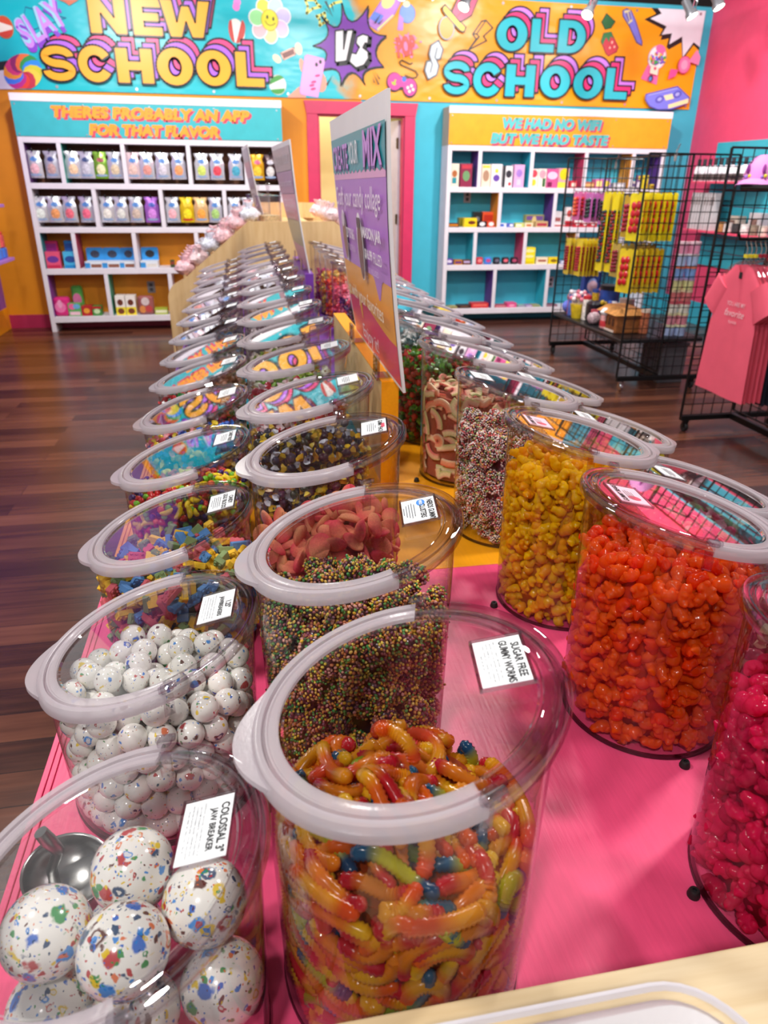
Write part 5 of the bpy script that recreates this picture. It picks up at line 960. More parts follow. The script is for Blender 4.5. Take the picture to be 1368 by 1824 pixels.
# --- crunchy clusters
def cluster(pal, seed, n=92, R=.0132):
    rg = random.Random(seed); b = MB(); b.ball(r=R * .86, seg=12, rg=8, col=lin('#3a181c'))
    for k in range(n):
        z = 1 - 2 * (k + .5) / n; a = k * 2.39996 + rg.uniform(-.15, .15); q = math.sqrt(1 - z * z); rr = R * rg.uniform(.84, 1.06) * (1 + .16 * math.sin(3 * a + seed) * q); p = Vector((q * math.cos(a), q * math.sin(a), z)) * rr
        b.ball(p, (.00205 * rg.uniform(.8, 1.35), .0018, .002 * rg.uniform(.8, 1.2)), 6, 4, M=None, col=lin(rg.choice(pal)))
    return b
CP = ['#e2ae30', '#3f8f48', '#cf8440', '#a0545a', '#d89a8a', '#e8cc4c', '#5a9a44', '#c07048', '#7a4a5c', '#e0bc5c']
pile(jc('in', 1), lambda x, y: .232 + .042 * math.exp(-((x - .005) ** 2 + (y + .01) ** 2) / .0038), .0292, [(cluster(CP, s_), 'crunchy_cluster', 'multicoloured crunchy gummy cluster in the jar behind the gummy worms') for s_ in range(4)], M_HARD, 'crunchy_cluster', 'candy cluster', 'multicoloured crunchy clusters', 240, smooth=180, core=(0, lin('#4a2a22')), hug=.48, shell=1.5)
RP = ['#f4e2d4', '#e89a88', '#d85a56', '#9ab47a', '#ecc46a', '#faf0e6', '#c06a72', '#e8d4d8']
pile(jc('ri', 3), lambda x, y: .235 - .45 * x * .35 + .03 * math.exp(-((x - .03) ** 2 + y * y) / .004), .0292, [(cluster(RP, 10 + s_), 'pale_cluster', 'pale rainbow crunchy cluster in the jar behind the yellow gummy bears') for s_ in range(4)], M_HARD, 'pale_crunchy_cluster', 'candy cluster', 'pale crunchy clusters', 170, smooth=180, core=(0, lin('#6a3a38')), hug=.48, shell=1.5)
# --- gummy bears
def bear(col, s=1.0):
    b = MB(); c = lin(col)
    for p, r in (((0, 0, 0), (.0066, .0052, .0074)), ((0, -.0003, .0078), (.0050, .0044, .0046)), ((.0034, .0002, .0112), (.0018, .0016, .0018)), ((-.0034, .0002, .0112), (.0018, .0016, .0018)), ((0, -.0036, .0070), (.0022, .0020, .0018)), ((.0050, -.0026, .0024), (.0022, .0034, .0022)), ((-.0050, -.0026, .0024), (.0022, .0034, .0022)), ((.0038, -.0032, -.0052), (.0028, .0040, .0028)), ((-.0038, -.0032, -.0052), (.0028, .0040, .0028))):
        b.ball(p, tuple(q * s for q in r), 10, 7, col=c)
    return b
def soften(b, vox):
    """one smooth skin over the overlapping balls of a moulded sweet"""
    c = b.c[0]; o = link('skin', b.mesh('skin', M_JEL)); r = o.modifiers.new('skin', 'REMESH'); r.mode = 'VOXEL'; r.voxel_size = vox; s_ = o.modifiers.new('soft', 'SMOOTH'); s_.iterations = 3
    bpy.context.view_layer.update(); me = bpy.data.meshes.new_from_object(o.evaluated_get(bpy.context.evaluated_depsgraph_get())); out = MB().add([tuple(v.co) for v in me.vertices], [tuple(p.vertices) for p in me.polygons], 0, None, c)
    bpy.data.objects.remove(o); return out
def bears(row, i, col, dark, word, topf, nmax=178):
    m_ = jell('jelly_' + word, .42, .13, .3)
    pile(jc(row, i), topf, .0198, [(soften(bear(col, 1.16), .0012), word + '_gummy_bear', f'translucent {word} gummy bear in the {word} gummy bear jar'), (soften(bear(dark, 1.16), .0012), word + '_gummy_bear', f'translucent {word} gummy bear in the {word} gummy bear jar')], m_, word + '_gummy_bear', 'gummy bear', word + ' gummy bears', nmax, weights=[3, 1], smooth=180, core=(0, lin(dark)), shell=1.55, hug=.56, sc=(1.15, 1.38), ci=.9)
bears('ri', 2, '#ffce0c', '#ffb808', 'yellow', lambda x, y: .272 + .012 * math.sin(30 * x + 2) - .10 * max(0, x))
bears('ri', 1, '#ff6414', '#ff4a0c', 'orange', lambda x, y: .262 + .012 * math.sin(34 * x + 1) - .12 * max(0, x) + .02 * math.exp(-((x + .07) ** 2 + (y + .03) ** 2) / .001))
bears('ri', 0, '#f41c5c', '#d8164c', 'magenta', lambda x, y: .245 + .012 * math.sin(34 * x))
# --- gummy peaches, sour strips, wrapped sweets
def peach(seed):
    rg = random.Random(seed); b = MB(); prof = [(0, -.0045), (.012, -.0042), (.0178, -.001), (.0180, .001), (.0150, .0048), (.008, .0068), (0, .0074)]; b.lathe(prof, 20)
    b.c = [tuple(p * (1 - f) + q * f for p, q in zip(lin('#f0485a'), lin('#f6a072'))) for f in [min(1, max(0, .5 + 32 * v[0] + rg.uniform(-.1, .1))) for v in b.v]]; b.v = [(x * 1.12, y * .92, z - .002 * (y / .018) ** 2) for x, y, z in b.v]; return b
pile(jc('in', 2), lambda x, y: .205 + .02 * math.sin(22 * x) - .5 * max(0, y - .03) - .35 * max(0, x - .05), .0275, [(peach(s_), 'gummy_peach', 'sugared pink and orange gummy peach in the gummy peach jar') for s_ in range(3)], M_SUG, 'gummy_peach', 'gummy peach', 'gummy peaches', 110, core=(0, lin('#e0686a')), hug=.36)
def strip(path, r, pal):
    P = [Vector(p) for p in path]; mb = MB(); rings = []; cs = []; up = Vector((.1, .2, 1))
    for i, p in enumerate(P):
        d = (P[min(i + 1, len(P) - 1)] - P[max(i - 1, 0)]).normalized(); rad = Vector((p.x, p.y, 0)).normalized() if p.xy.length > .09 else Vector((0, 0, 1)); a = d.cross(rad).normalized(); e = a.cross(d).normalized(); w_ = r * 1.25
        rings.append([p + a * w_ + e * .0022, p + a * w_ * .3 + e * .003, p - a * w_ * .3 + e * .003, p - a * w_ + e * .0022, p - a * w_ - e * .002, p + a * w_ - e * .002])
        cs += [lin(pal[0]), lin(pal[1]), lin(pal[1]), lin(pal[-1]), lin(pal[-1]), lin(pal[0])]
    mb.loft(rings); mb.c = cs; return mb
SP = [['#f2b8a0', '#f6d9a8', '#e87a6a'], ['#ee7a70', '#f3c0a0', '#d9d08a'], ['#c9cf8a', '#f2e0b0', '#ee9a8a'], ['#e8604a', '#f2a07a', '#f4d6b0']]
stop = lambda x, y: .215 - .2 * x * .5 + .02 * math.exp(-((x) ** 2 + y * y) / .004)
emit_worms(jc('ri', 4), stop, 90, 30, .0066, .06, SP, [1, 1, 1, 1], M_SUG, 'sour_strip', 'sugared pastel sour strip in the jar of sour rings and strips', 'sour strip', 'sour strips', strip)
core_fill(jc('ri', 4), stop, '#a8503a', M_SUG, .016, 'sour_strip_fill', 'packed sour strips deep inside their jar', 'sour strip')
def wrapped(body, wing, s=1.0):
    b = MB().ball(r=(.0105 * s, .0085 * s, .0085 * s), seg=10, rg=7, col=lin(body))
    for sg in (1, -1):
        R1, R2 = [], []
        for j in range(9): a = 2 * PI * j / 9; R1.append((sg * .0095 * s, .0025 * s * math.cos(a), .0025 * s * math.sin(a))); k = 1 + .25 * (j % 2); R2.append((sg * .019 * s * (1 - .08 * (j % 2)), .0085 * s * k * math.cos(a), .0065 * s * k * math.sin(a)))
        b.loft([R1, R2], caps=False, col=lin(wing))
    return b
def sweets(row, i, pals, word, d, top, nmax, corec, lab):
    nm = word + '_wrapped_candy'
    pile(jc(row, i), top, d, [(wrapped(a, b_, d / .027), nm, f'{w_} wrapped candy in the {lab}') for a, b_, w_ in pals], M_WRAP, word + '_wrapped_candy', 'wrapped candy', word + ' wrapped candies', nmax, core=(0, lin(corec)), smooth=50, hug=.42)
sweets('in', 3, [('#2c2038', '#e8c02a', 'dark purple and yellow'), ('#3a3550', '#d8dce6', 'dark blue and clear'), ('#4a1f38', '#e6b42a', 'plum and yellow'), ('#2a3a2c', '#e8cf4a', 'dark green and yellow')], 'dark', .027, lambda x, y: .235 + .01 * math.sin(40 * x), 110, '#2a2030', 'jar behind the gummy peaches')
sweets('ou', 4, [('#2f5fc0', '#4a86e0', 'blue'), ('#e8c62a', '#f0dc5a', 'yellow'), ('#e05a6a', '#f0a0a8', 'rose'), ('#24407a', '#d8c23a', 'navy and yellow')], 'taffy', .026, lambda x, y: .150, 70, '#3a4a80', 'jar behind the fruit candies')
sweets('in', 4, [('#b8283a', '#f0e2e4', 'red and white'), ('#e8d6d8', '#c83a4a', 'white and red')], 'red', .028, lambda x, y: .235, 40, '#a03040', 'jar behind the dark wrapped candies')
sweets('ri', 5, [('#c01f1c', '#3a8a2a', 'red with green twists'), ('#8a1612', '#c0281f', 'dark red'), ('#2f7a24', '#6ab03a', 'green')], 'cherry', .027, lambda x, y: .25, 60, '#401210', 'jar beside the large sign')
sweets('ro', 1, [('#c83a6a', '#f0a8c0', 'pink'), ('#6a9a5a', '#c8d8b0', 'sage'), ('#e8d8c0', '#d04a6a', 'cream and rose')], 'pastel', .027, lambda x, y: .16, 36, '#a85a6a', 'outer jar behind the orange gummy bears')
sweets('ou', 5, [('#1f7a3a', '#3aa04a', 'green foil'), ('#b81f2a', '#d8484a', 'red foil'), ('#e0e2e4', '#f0f0f2', 'silver foil')], 'foil', .026, lambda x, y: .155, 36, '#2a5030', 'sixth jar of the outer left row')
# far jars: nobody could count what is in them
FAR = [('in', 5, ['#5a9a2a', '#d8e0d0', '#8ac04a'], .2), ('in', 6, ['#c8a03a', '#7a9a3a', '#e0d8c8'], .18), ('in', 7, ['#6a4a5a', '#d0c4c8'], .2), ('in', 8, ['#4a4048', '#a89aa0'], .18), ('in', 9, ['#7a5a4a', '#c8b0a0'], .18), ('ou', 6, ['#6a3a2a', '#a86a4a'], .13), ('ou', 7, ['#3a3438', '#8a7a80'], .13), ('ou', 8, ['#2a6a9a', '#3a2f34'], .13), ('ou', 9, ['#5a4a4e'], .12), ('ou', 10, ['#a06a7a', '#d0b8b0'], .12),
       ('ri', 6, ['#1d6a70', '#dfe6e2', '#0f3f48'], .23), ('ri', 7, ['#e8e2da', '#2a8a90'], .22), ('ri', 8, ['#3a1f1a', '#5a3222', '#7a4a2a'], .22), ('ri', 9, ['#e8607a', '#f29ab0', '#5a2a6a'], .23), ('ri', 10, ['#d8405a', '#f0708a'], .23), ('ri', 11, ['#e0482a', '#f08a4a'], .23), ('ri', 12, ['#f2a03a', '#e8d05a'], .22), ('ri', 13, ['#c03a6a'], .2), ('ro', 2, ['#d8c83a', '#e8dc7a'], .15), ('ro', 3, ['#d0c040', '#8a7a4a'], .15), ('ro', 4, ['#6a8a90'], .12), ('ro', 5, ['#5a8a9a'], .12), ('ro', 0, ['#c05a6a', '#d8c0a0'], .13)]
for row, i, cols, h in FAR:
    vs = [(wrapped(c, c, 1.15), 'candy', '') for c in cols]; side = {'in': 'second row from the left', 'ou': 'low outer row on the left', 'ri': 'tall row right of the divider', 'ro': 'low outer row on the right'}[row]
    pile(jc(row, i), lambda x, y, h=h: h, .031, vs, M_WRAP, 'assorted_candy', 'candy', None, 0, core=(0, lin(cols[0])), smooth=50, shell=1.1, stuff_label=f'assorted candy filling the {ORD[i]} jar of the {side}')
# ------------------------------------------------------------------ standing signs clipped to the divider
class Sheet:
    def __init__(s, nb, nt, ft, fb):
        s.nb, s.nt, s.ft, s.fb = [Vector(q) for q in (nb, nt, ft, fb)]; s.n = (s.nb - s.fb).cross(s.nt - s.nb).normalized()
        if s.n.x > 0: s.n = -s.n
        s.mb = MB(); s.mats = []; s.k = 0
    def P(s, u, v, h=0):
        a = s.fb.lerp(s.nb, u); b = s.ft.lerp(s.nt, u); bow = .010 * math.sin(PI * v)
        return a.lerp(b, v) + s.n * (h + bow)
    def board(s, name, m_, parent, th=.006):
        mb = MB(); n = 10; vs = [s.P(i / n, j / n, h) for h in (0, -th) for j in range(n + 1) for i in range(n + 1)]; N = (n + 1) ** 2
        fs = [(j * (n + 1) + i, j * (n + 1) + i + 1, (j + 1) * (n + 1) + i + 1, (j + 1) * (n + 1) + i) for j in range(n) for i in range(n)]
        bd = [i for i in range(n + 1)] + [(j + 1) * (n + 1) - 1 for j in range(1, n + 1)] + [n * (n + 1) + i for i in range(n - 1, -1, -1)] + [j * (n + 1) for j in range(n - 1, 0, -1)]
        mb.add(vs, fs + [tuple(N + q for q in f[::-1]) for f in fs] + [(bd[k], bd[(k + 1) % len(bd)], N + bd[(k + 1) % len(bd)], N + bd[k]) for k in range(len(bd))]); return mb.build(name, m_, parent)
    def mi(s, col, rough=.3):
        m_ = mat('sign_' + col.strip('#'), col, rough, var=.02)
        if m_ not in s.mats: s.mats.append(m_)
        return s.mats.index(m_)
    def band(s, lo, hi, col, u0=.025, u1=.985, n=40):
        """horizontal print band between two edge functions of u"""
        s.k += 1; h = .0006 * s.k; vs = []; fs = []; rows = 10
        for j in range(rows + 1):
            for i in range(n + 1): u = u0 + (u1 - u0) * i / n; a, b = lo(u), hi(u); vs.append(s.P(u, a + (b - a) * j / rows, h))
        for j in range(rows):
            for i in range(n): fs.append((j * (n + 1) + i, j * (n + 1) + i + 1, (j + 1) * (n + 1) + i + 1, (j + 1) * (n + 1) + i))
        s.mb.add(vs, fs, s.mi(col))
    def blob(s, cu, cv, ru, rv, col, n=20): s.k += 1; s.mb.flat([s.P(cu + ru * math.cos(2 * PI * i / n), cv + rv * math.sin(2 * PI * i / n), .0006 * s.k) for i in range(n)], s.mi(col))
    def rect(s, u0, v0, u1, v1, col): s.k += 1; s.mb.flat([s.P(u, v, .0006 * s.k) for u, v in ((u0, v0), (u1, v0), (u1, v1), (u0, v1))], s.mi(col))
    def text(s, body, u, v, wd, ht, col, off=.01, sh=0.0):
        s.k += 1; W = (s.nb - s.fb).length; H = (s.nt - s.nb).length; xd = (s.P(u + .05, v) - s.P(u - .05, v)).normalized(); yd = (s.P(u, v + .05) - s.P(u, v - .05)).normalized()
        put_text(s.mb, body, s.P(u, v, .0006 * s.k + .0008), xd, yd, ht * H, wd * W, s.mi(col), off, sh)
M_FOAM = mat('foam_board', '#e6e2e4', .4, var=.02)
drip = lambda base, amp=.012, f=60: (lambda u: base + amp * abs(math.sin(f * u)) ** 3)
s1 = thing('promo_sign', 'large standing sign reading CREATE YOUR MIX clipped to the yellow divider', 'sign', (CX, 1.9, 1.06))
def loc(o, t): o.matrix_parent_inverse = Matrix.Translation(-t.location); return o
A = Sheet((.325, 1.50, 1.076), (.2825, 1.50, 1.655), (.2667, 2.30, 1.650), (.3406, 2.30, 1.060))
loc(A.board('foam_board', M_FOAM, s1), s1)
A.band(lambda u: .015, lambda u: .30, '#dc3a66'); A.band(lambda u: .20 + .03 * math.sin(5 * u) + (-.09 if .30 < u < .36 else 0), lambda u: .47, '#eea23a')
A.band(lambda u: .385 + (-.10 * max(0, 1 - abs(u - .78) / .07)), lambda u: .78, '#b478cc'); A.band(lambda u: .745, lambda u: .765 + .02 * abs(math.sin(45 * u)), '#e6a6d0'); A.band(drip(.765, .016, 45), lambda u: .915, '#2f95a0')
for c, du, dv in (('#6a3a9a', -.006, -.008), ('#c98ae0', 0, 0)): A.text('CREATE', .235 + du, .835 + dv, .33, .10, c, .018); A.text('MIX', .825 + du, .845 + dv, .27, .125, c, .03)
A.text('YOUR', .515, .842, .17, .085, '#f2f0f4', .008)
A.text('Craft your candy collage', .50, .665, .86, .105, '#efe2f2', .004, .25)
A.blob(.20, .505, .052, .115, '#e8dcec'); A.blob(.20, .50, .042, .10, '#8a5a48'); A.blob(.20, .575, .034, .03, '#d8c8d8'); A.text('ZIP TOP BAG', .36, .525, .17, .045, '#f0e8f4', .02); A.text('FILLED PER LB', .37, .465, .15, .026, '#d8b8e4', .004)
A.blob(.57, .485, .058, .135, '#f2eef4'); A.blob(.57, .47, .047, .115, '#6a3f36'); A.rect(.538, .56, .602, .60, '#2f2a30'); A.text('MASON JAR', .80, .545, .30, .055, '#f4eef6', .03); A.text('$16.99', .735, .47, .13, .045, '#f8f4fa', .03); A.text('FILLED', .89, .47, .13, .04, '#f4eef6', .006); A.text('LID INCLUDED', .81, .415, .17, .022, '#d8bce6', .002)
A.text('Fill it with your favorites', .50, .265, .84, .085, '#fbe9cf', .004, .25); A.text('Enjoy it!', .60, .105, .34, .085, '#f8dfe6', .006, .25)
loc(A.mb.build('printed_face', A.mats, s1), s1)
M_CLIP = clear('sign_clip', (.8, .78, .8), (.4, .38, .4), .14, .7)
for y in (1.70, 2.12):
    c = MB(); c.bb((CX - .03, y - .03, 1.061), (CX + .03, y + .03, 1.068)); c.bb((CX - .028, y - .03, 1.068), (CX - .022, y + .03, 1.115)); c.bb((CX + .022, y - .03, 1.068), (CX + .028, y + .03, 1.115)); loc(c.build('sign_clip', M_CLIP, s1), s1)
s2 = thing('promo_sign', 'second standing sign, glossy, washed-out glare painted into its colours, clipped to the purple divider', 'sign', (CX, 4.2, 1.06))
B = Sheet(at(552, 492, Y=3.85), at(515, 248, Y=3.85), at(483, 262, Y=4.62), at(535, 472, Y=4.62)); loc(B.board('foam_board', M_FOAM, s2), s2)
for lo, hi, c in ((.015, .22, '#c58aa8'), (.22, .42, '#a8a48c'), (.42, .62, '#cf8a9c'), (.62, .79, '#a87aa0'), (.79, .965, '#b09a9c')): B.band(drip(lo, .01, 40), lambda u, hi=hi: hi, c)  # glare washing out the sign is painted into these muted band colours
B.text('MAKE IT YOURS', .5, .875, .8, .07, '#d8ccd0', .02); B.text('choose your favorites', .5, .70, .84, .07, '#dccbe0', .004, .25)
for k in range(4): B.text('sweet and sour mix', .55, .58 - .045 * k, .6, .028, '#e6cfd6', .004)
loc(B.mb.build('printed_face', B.mats, s2), s2)
for y in (4.0, 4.5):
    c = MB(); c.bb((CX - .03, y - .03, 1.064), (CX + .03, y + .03, 1.071)); c.bb((CX - .028, y - .03, 1.071), (CX - .022, y + .03, 1.12)); loc(c.build('sign_clip', clear('sign_clip_violet', (.7, .6, .8), (.4, .3, .45), .1, .7), s2), s2)
# ------------------------------------------------------------------ house shaped pine stand behind the island with stepped sides
st_ = thing('gable_stand', 'house shaped pine display stand rising behind the jars', 'display stand', (.32, 4.97, 0))
def gable_poly():
    L = [(-.82, 0), (-.82, .78)] + [(-.82 + .10 * (1 - math.cos(a)), .78 + .115 * math.sin(a)) for a in np.radians(range(10, 80, 12))] + [(-.70, .915), (-.275, 1.255)]
    return L + [(-x, z) for x, z in L[::-1]]
for y in (0, 1.42): MB().prism(gable_poly(), -.02, 0, M=Matrix(((1, 0, 0, 0), (0, 0, -1, y), (0, 1, 0, 0), (0, 0, 0, 1)))).build('gable_panel', M_PINE, st_, bevel=.003)
for sg in (-1, 1):
    for k, (x, z) in enumerate(((.70, .92), (.52, 1.06), (.36, 1.19))): MB().bb((min(sg * x, sg * (x - .18)), .021, z - .014), (max(sg * x, sg * (x - .18)), 1.399, z)).build('step_board', M_PINE, st_)
MB().bb((-.175, .021, 1.20), (.175, 1.399, 1.215)).build('top_board', M_PINE, st_); MB().bb((-.28, 1.38, 1.215), (.28, 1.399, 1.33)).build('back_board', M_PINE, st_)
PKS = [mat('bag_pink', '#eec2ca', .3, var=.3, vs=70, bump=.8, bs=60), mat('bag_rose', '#f3d6da', .3, var=.3, vs=90, bump=.8, bs=60), mat('bag_ice', '#e0e2ee', .25, var=.35, vs=70, bump=.8, bs=60)]
def bag_mesh(seed):
    rg = random.Random(seed); b = MB().ball(r=(.068, .048, .042), seg=16, rg=10); b.v = [(x * rg.uniform(.78, 1.2), y * rg.uniform(.78, 1.2), z * rg.uniform(.75, 1.25)) for x, y, z in b.v]
    T = MB().loft([[(.012 * math.cos(a), .012 * math.sin(a), .042) for a in np.linspace(0, 5.6, 8)], [(.032 * math.cos(a) * (1 + .3 * (i % 2)), .026 * math.sin(a), .082 + .008 * (i % 2)) for i, a in enumerate(np.linspace(0, 5.6, 8))]], caps=False); T.v = [(x, y, z - .012) for x, y, z in T.v]
    return b.mesh('bag_body', [None], 60), T.mesh('bag_tie', [None], 30)
BGM = [bag_mesh(s_) for s_ in range(3)]
for sg, w_ in ((-1, 'left'), (1, 'right')):
    for k, x in enumerate((.70, .61, .525, .435, .35, .265)):
        if sg > 0 and k < 3: continue
        tw = ('lowest', 'middle', 'top')[k // 2]
        for i in range(5):
            b_, t_ = BGM[(i + k) % 3]; t = thing('candy_bag', f'pink and white bag of candy on the {tw} step, {w_} side of the pine stand', 'bag', (.32 + sg * x, 5.07 + .2 * i + RNG.uniform(-.03, .03), (.92, 1.06, 1.19)[k // 2] + .05 + .05 * (k % 2)), RNG.uniform(0, 6), f'bags on the {tw} {w_} step of the pine stand')
            mm = PKS[RNG.choice(3, p=[.4, .35, .25])] if sg < 0 else PKS[RNG.choice(2)]; omat(link('bag_body', b_, t), mm); omat(link('bag_tie', t_, t), mm)
for i, (px, py, y, w_) in enumerate([(480, 395, 5.35, 'front'), (462, 392, 5.75, 'back')]):
    p = at(px, py, Y=y); t = thing('acrylic_canister', f'clear round canister with a knob lid on top of the pine stand, the {w_} one', 'canister', (p.x, y, 1.216)); R_ = .085
    MB().lathe([(R_, 0), (R_, .17), (R_ - .003, .17), (R_ - .003, .004), (0, .004)], 32, caps=False).build('canister_body', M_CLR, t, 40)
    MB().lathe([(R_ + .004, .17), (R_ + .004, .182), (.02, .19), (.008, .195), (.012, .235), (.016, .25), (.008, .262), (0, .263)], 32, caps=False).build('canister_lid', M_EDGE, t, 40)
    MB().lathe([(R_ - .006, .005), (R_ - .006, .06), (0, .065)], 20, caps=False).build('candy_filling', mat('canister_candy', '#c8b48a', .6, var=.4, vs=80), t, 40)
s3 = thing('promo_sign', 'third standing sign, thin edge-on board above the pine stand', 'sign', (.15, 6.1, 1.216))
D = Sheet(at(473, 398, Y=5.5), at(440, 257, Y=5.5), at(430, 264, Y=6.25), at(462, 395, Y=6.25)); loc(D.board('foam_board', M_FOAM, s3), s3)
for lo, hi, c in ((.015, .25, '#7a6a8a'), (.25, .45, '#a89aa8'), (.45, .6, '#8a6a8a'), (.6, .8, '#c08a9c'), (.8, .965, '#a89aa4')): D.band(lambda u, lo=lo: lo, lambda u, hi=hi: hi, c)
loc(D.mb.build('printed_face', D.mats, s3), s3)
MB().bb((-.02, -.3, 0), (.02, .1, .02)).build('sign_foot', M_CLIP, s3)
# ------------------------------------------------------------------ black grid racks on castors
M_BLK = mat('black_grid', '#0e0e10', .38, .3); M_CHR = mat('chrome', '#c8c8cc', .15, 1.0); M_WHL = mat('wheel_rubber', '#141416', .6)
def grid(P0, ud, W, z0, z1, name, parent, du=.0765, r=.0032):
    b = MB(); U = Vector(ud); P0 = Vector(P0); n = max(1, round(W / du)); m_ = max(1, round((z1 - z0) / du))
    for i in range(n + 1):
        rr = .0085 if i in (0, n) else r; a = P0 + U * (W * i / n); b.tube([a + Vector((0, 0, z0)), a + Vector((0, 0, z1))], rr, 6)
    for j in range(m_ + 1):
        rr = .0065 if j in (0, m_) else r; h = Vector((0, 0, z0 + (z1 - z0) * j / m_)); b.tube([P0 + h, P0 + U * W + h], rr, 5)
    return b.build(name, M_BLK, parent, 40)
def caster(x, y, parent, chrome=False):
    b = MB(); b.lathe([(.02, .064), (.022, .078)], 12); b.bb((-.016, -.006, .03), (-.012, .02, .066)); b.bb((.012, -.006, .03), (.016, .02, .066)); c = b.build('caster', M_CHR if chrome else M_BLK, parent, 40, (x, y, 0))
    MB().lathe([(.012, -.011), (.030, -.011), (.032, -.006), (.032, .006), (.030, .011), (.012, .011)], 20, M=TR((0, .006, .032), (0, PI / 2, 0))).build('wheel', M_CHR if chrome else M_WHL, c, 40)
def rack(label, x0, x1, ya, yb, top):
    t = thing('grid_rack', label, 'display rack', (0, 0, 0)); xm = (x0 + x1) / 2
    for y in (ya, yb): grid((x0, y, 0), (1, 0, 0), x1 - x0, .11, top, 'end_panel', t); MB().bb((x0, y - .016, .078), (x1, y + .016, .112)).build('base_rail', M_BLK, t, bevel=.003)
    grid((xm, ya + .02, 0), (0, 1, 0), yb - ya - .04, .14, top, 'centre_panel', t); MB().bb((xm - .018, ya + .017, .078), (xm + .018, yb - .017, .118)).build('base_beam', M_BLK, t, bevel=.003)
    for x in (x0 + .045, x1 - .045):
        for y in (ya, yb): caster(x, y, t, x < xm and y == ya)
    return t, xm
ra, xa = rack('black wire grid rack on castors hung with yellow candy packs', 2.825, 3.53, 5.12, 6.48, 1.69)
MB().rbox((xa - .18, 5.79, .385), (.36, 1.32, .03), .012).build('shelf', mat('shelf_black', '#17171a', .35), ra, 40)
MB().rbox((xa + .18, 5.79, .385), (.34, 1.32, .03), .012).build('shelf', mat('shelf_black'), ra, 40)
rb_, xb = rack('black wire grid rack on castors carrying pink T-shirts and a pink cap', 2.77, 3.50, 2.75, 4.11, 1.69)
sh_ = MB(); sh_.tube([(2.87, 4.09, 1.485), (2.87, 2.8, 1.485)], .016, 12); sh_.bb((2.872, 2.8, 1.482), (xb, 4.09, 1.497)); sh_.build('shelf', mat('shelf_black'), rb_, 40)
# hanging candy packs
def pack(label, word, x, y, z, w_, h_, card, cand, n=6, group=None, cols=None, rot=0.0):
    """card facing the aisle (-X), hung by its top edge at height z"""
    t = thing('candy_pack', label, 'candy pack', (x, y, z), rot, group); c = MB(); hw = w_ / 2
    c.prism([(-hw, -h_), (hw, -h_), (hw, -.012), (hw - .012, 0), (.014, 0), (.008, -.012), (-.008, -.012), (-.014, 0), (.012 - hw, 0), (-hw, -.012)], -.0012, .0012, M=Matrix(((0, 0, 1, 0), (-1, 0, 0, 0), (0, 1, 0, 0), (0, 0, 0, 1))))
    c.build('backing_card', mat('pack_' + card.strip('#'), card, .35), t)
    b = MB(); rg = random.Random(n); ms = [mat('pic_' + q.strip('#'), q, .22, var=.15, vs=50, coat=.3) for q in (cols or [cand])]
    k = 0
    for j in range(n):
        for i in range(2): b.ball((-.010, (i - .5) * w_ * .34 + rg.uniform(-.004, .004), -h_ * .24 - j * h_ * .66 / n - (i % 2) * .006), (.009, w_ * .17, h_ * .30 / n * 1.15), 8, 6, k % len(ms)); k += 1
    b.build('candy_bubble', ms, t, 60); return t
def hookrod(y, z, label):
    b = MB(); b.tube([(xa, y, z), (2.88, y, z), (2.86, y, z + .018)], .0035, 6); tag(b.build('peg_hook', M_CHR, None, 40), label, 'hook', 'hooks of the grid rack')
def packrow(y, z, cnt, x0, step, w_, h_, card, cand, n, word, cols=None, tilt=0.0):
    for k in range(cnt):
        pack(f'{word}, {ORD[k]} from the aisle on its hook', word, x0 + step * k, y + RNG.uniform(-.004, .004), z - .004 + RNG.uniform(-.003, .003), w_, h_, card, cand, n, word + ' on the grid rack', cols, RNG.uniform(-.06, .06) + tilt * (k == 0))
    hookrod(y, z, f'chrome peg hook holding the {word} stack')
packrow(6.38, 1.43, 3, 2.90, .05, .13, .23, '#d86aa8', '#d02a34', 5, 'pink and orange card of red candy', ['#d02a34', '#e8703a'])
packrow(6.14, 1.43, 3, 2.90, .05, .13, .23, '#c86ab8', '#173f3a', 5, 'pink card of dark green candy', ['#173f3a', '#1f2f2c'])
packrow(5.93, 1.42, 2, 2.93, .05, .12, .23, '#b85aa8', '#2a2430', 5, 'violet card of black candy', ['#2a2430', '#171a1c'])
packrow(5.80, 1.44, 2, 2.89, .035, .10, .60, '#f0dc1e', '#1a2f3a', 16, 'long yellow strip of dark and red candy', ['#1a2f3a', '#1a2f3a', '#8f1424'])
packrow(5.68, 1.44, 2, 2.91, .035, .10, .60, '#f0dc1e', '#8f1424', 16, 'long yellow strip of maroon candy', ['#1f2f38', '#8f1424', '#8f1424'])
packrow(5.52, 1.42, 4, 2.93, .04, .13, .30, '#c9a832', '#8f1730', 6, 'tan card of crimson candy', ['#8f1730', '#a81c34'])
packrow(5.29, 1.44, 7, 2.88, .045, .16, .33, '#f2e01e', '#c8202c', 4, 'large yellow card of red candy', ['#c8202c'], .12)
packrow(6.44, 1.05, 5, 2.89, .035, .12, .31, '#e6cc2a', '#a0182a', 9, 'yellow card of nine crimson candies', ['#a0182a', '#8a1424'])
packrow(6.22, 1.06, 6, 2.90, .035, .12, .31, '#e8d02a', '#a0182a', 9, 'yellow card of crimson candies on the second hook', ['#a0182a', '#b01c30'])
packrow(5.55, 1.07, 7, 2.90, .05, .13, .25, '#b8a04a', '#7a1226', 6, 'tan card of dark crimson candy', ['#7a1226', '#8f1730'])
packrow(5.34, 1.05, 7, 2.88, .045, .14, .32, '#e8cf2a', '#d01f2c', 4, 'yellow card with large red candy', ['#d01f2c', '#c01a28'], .3)
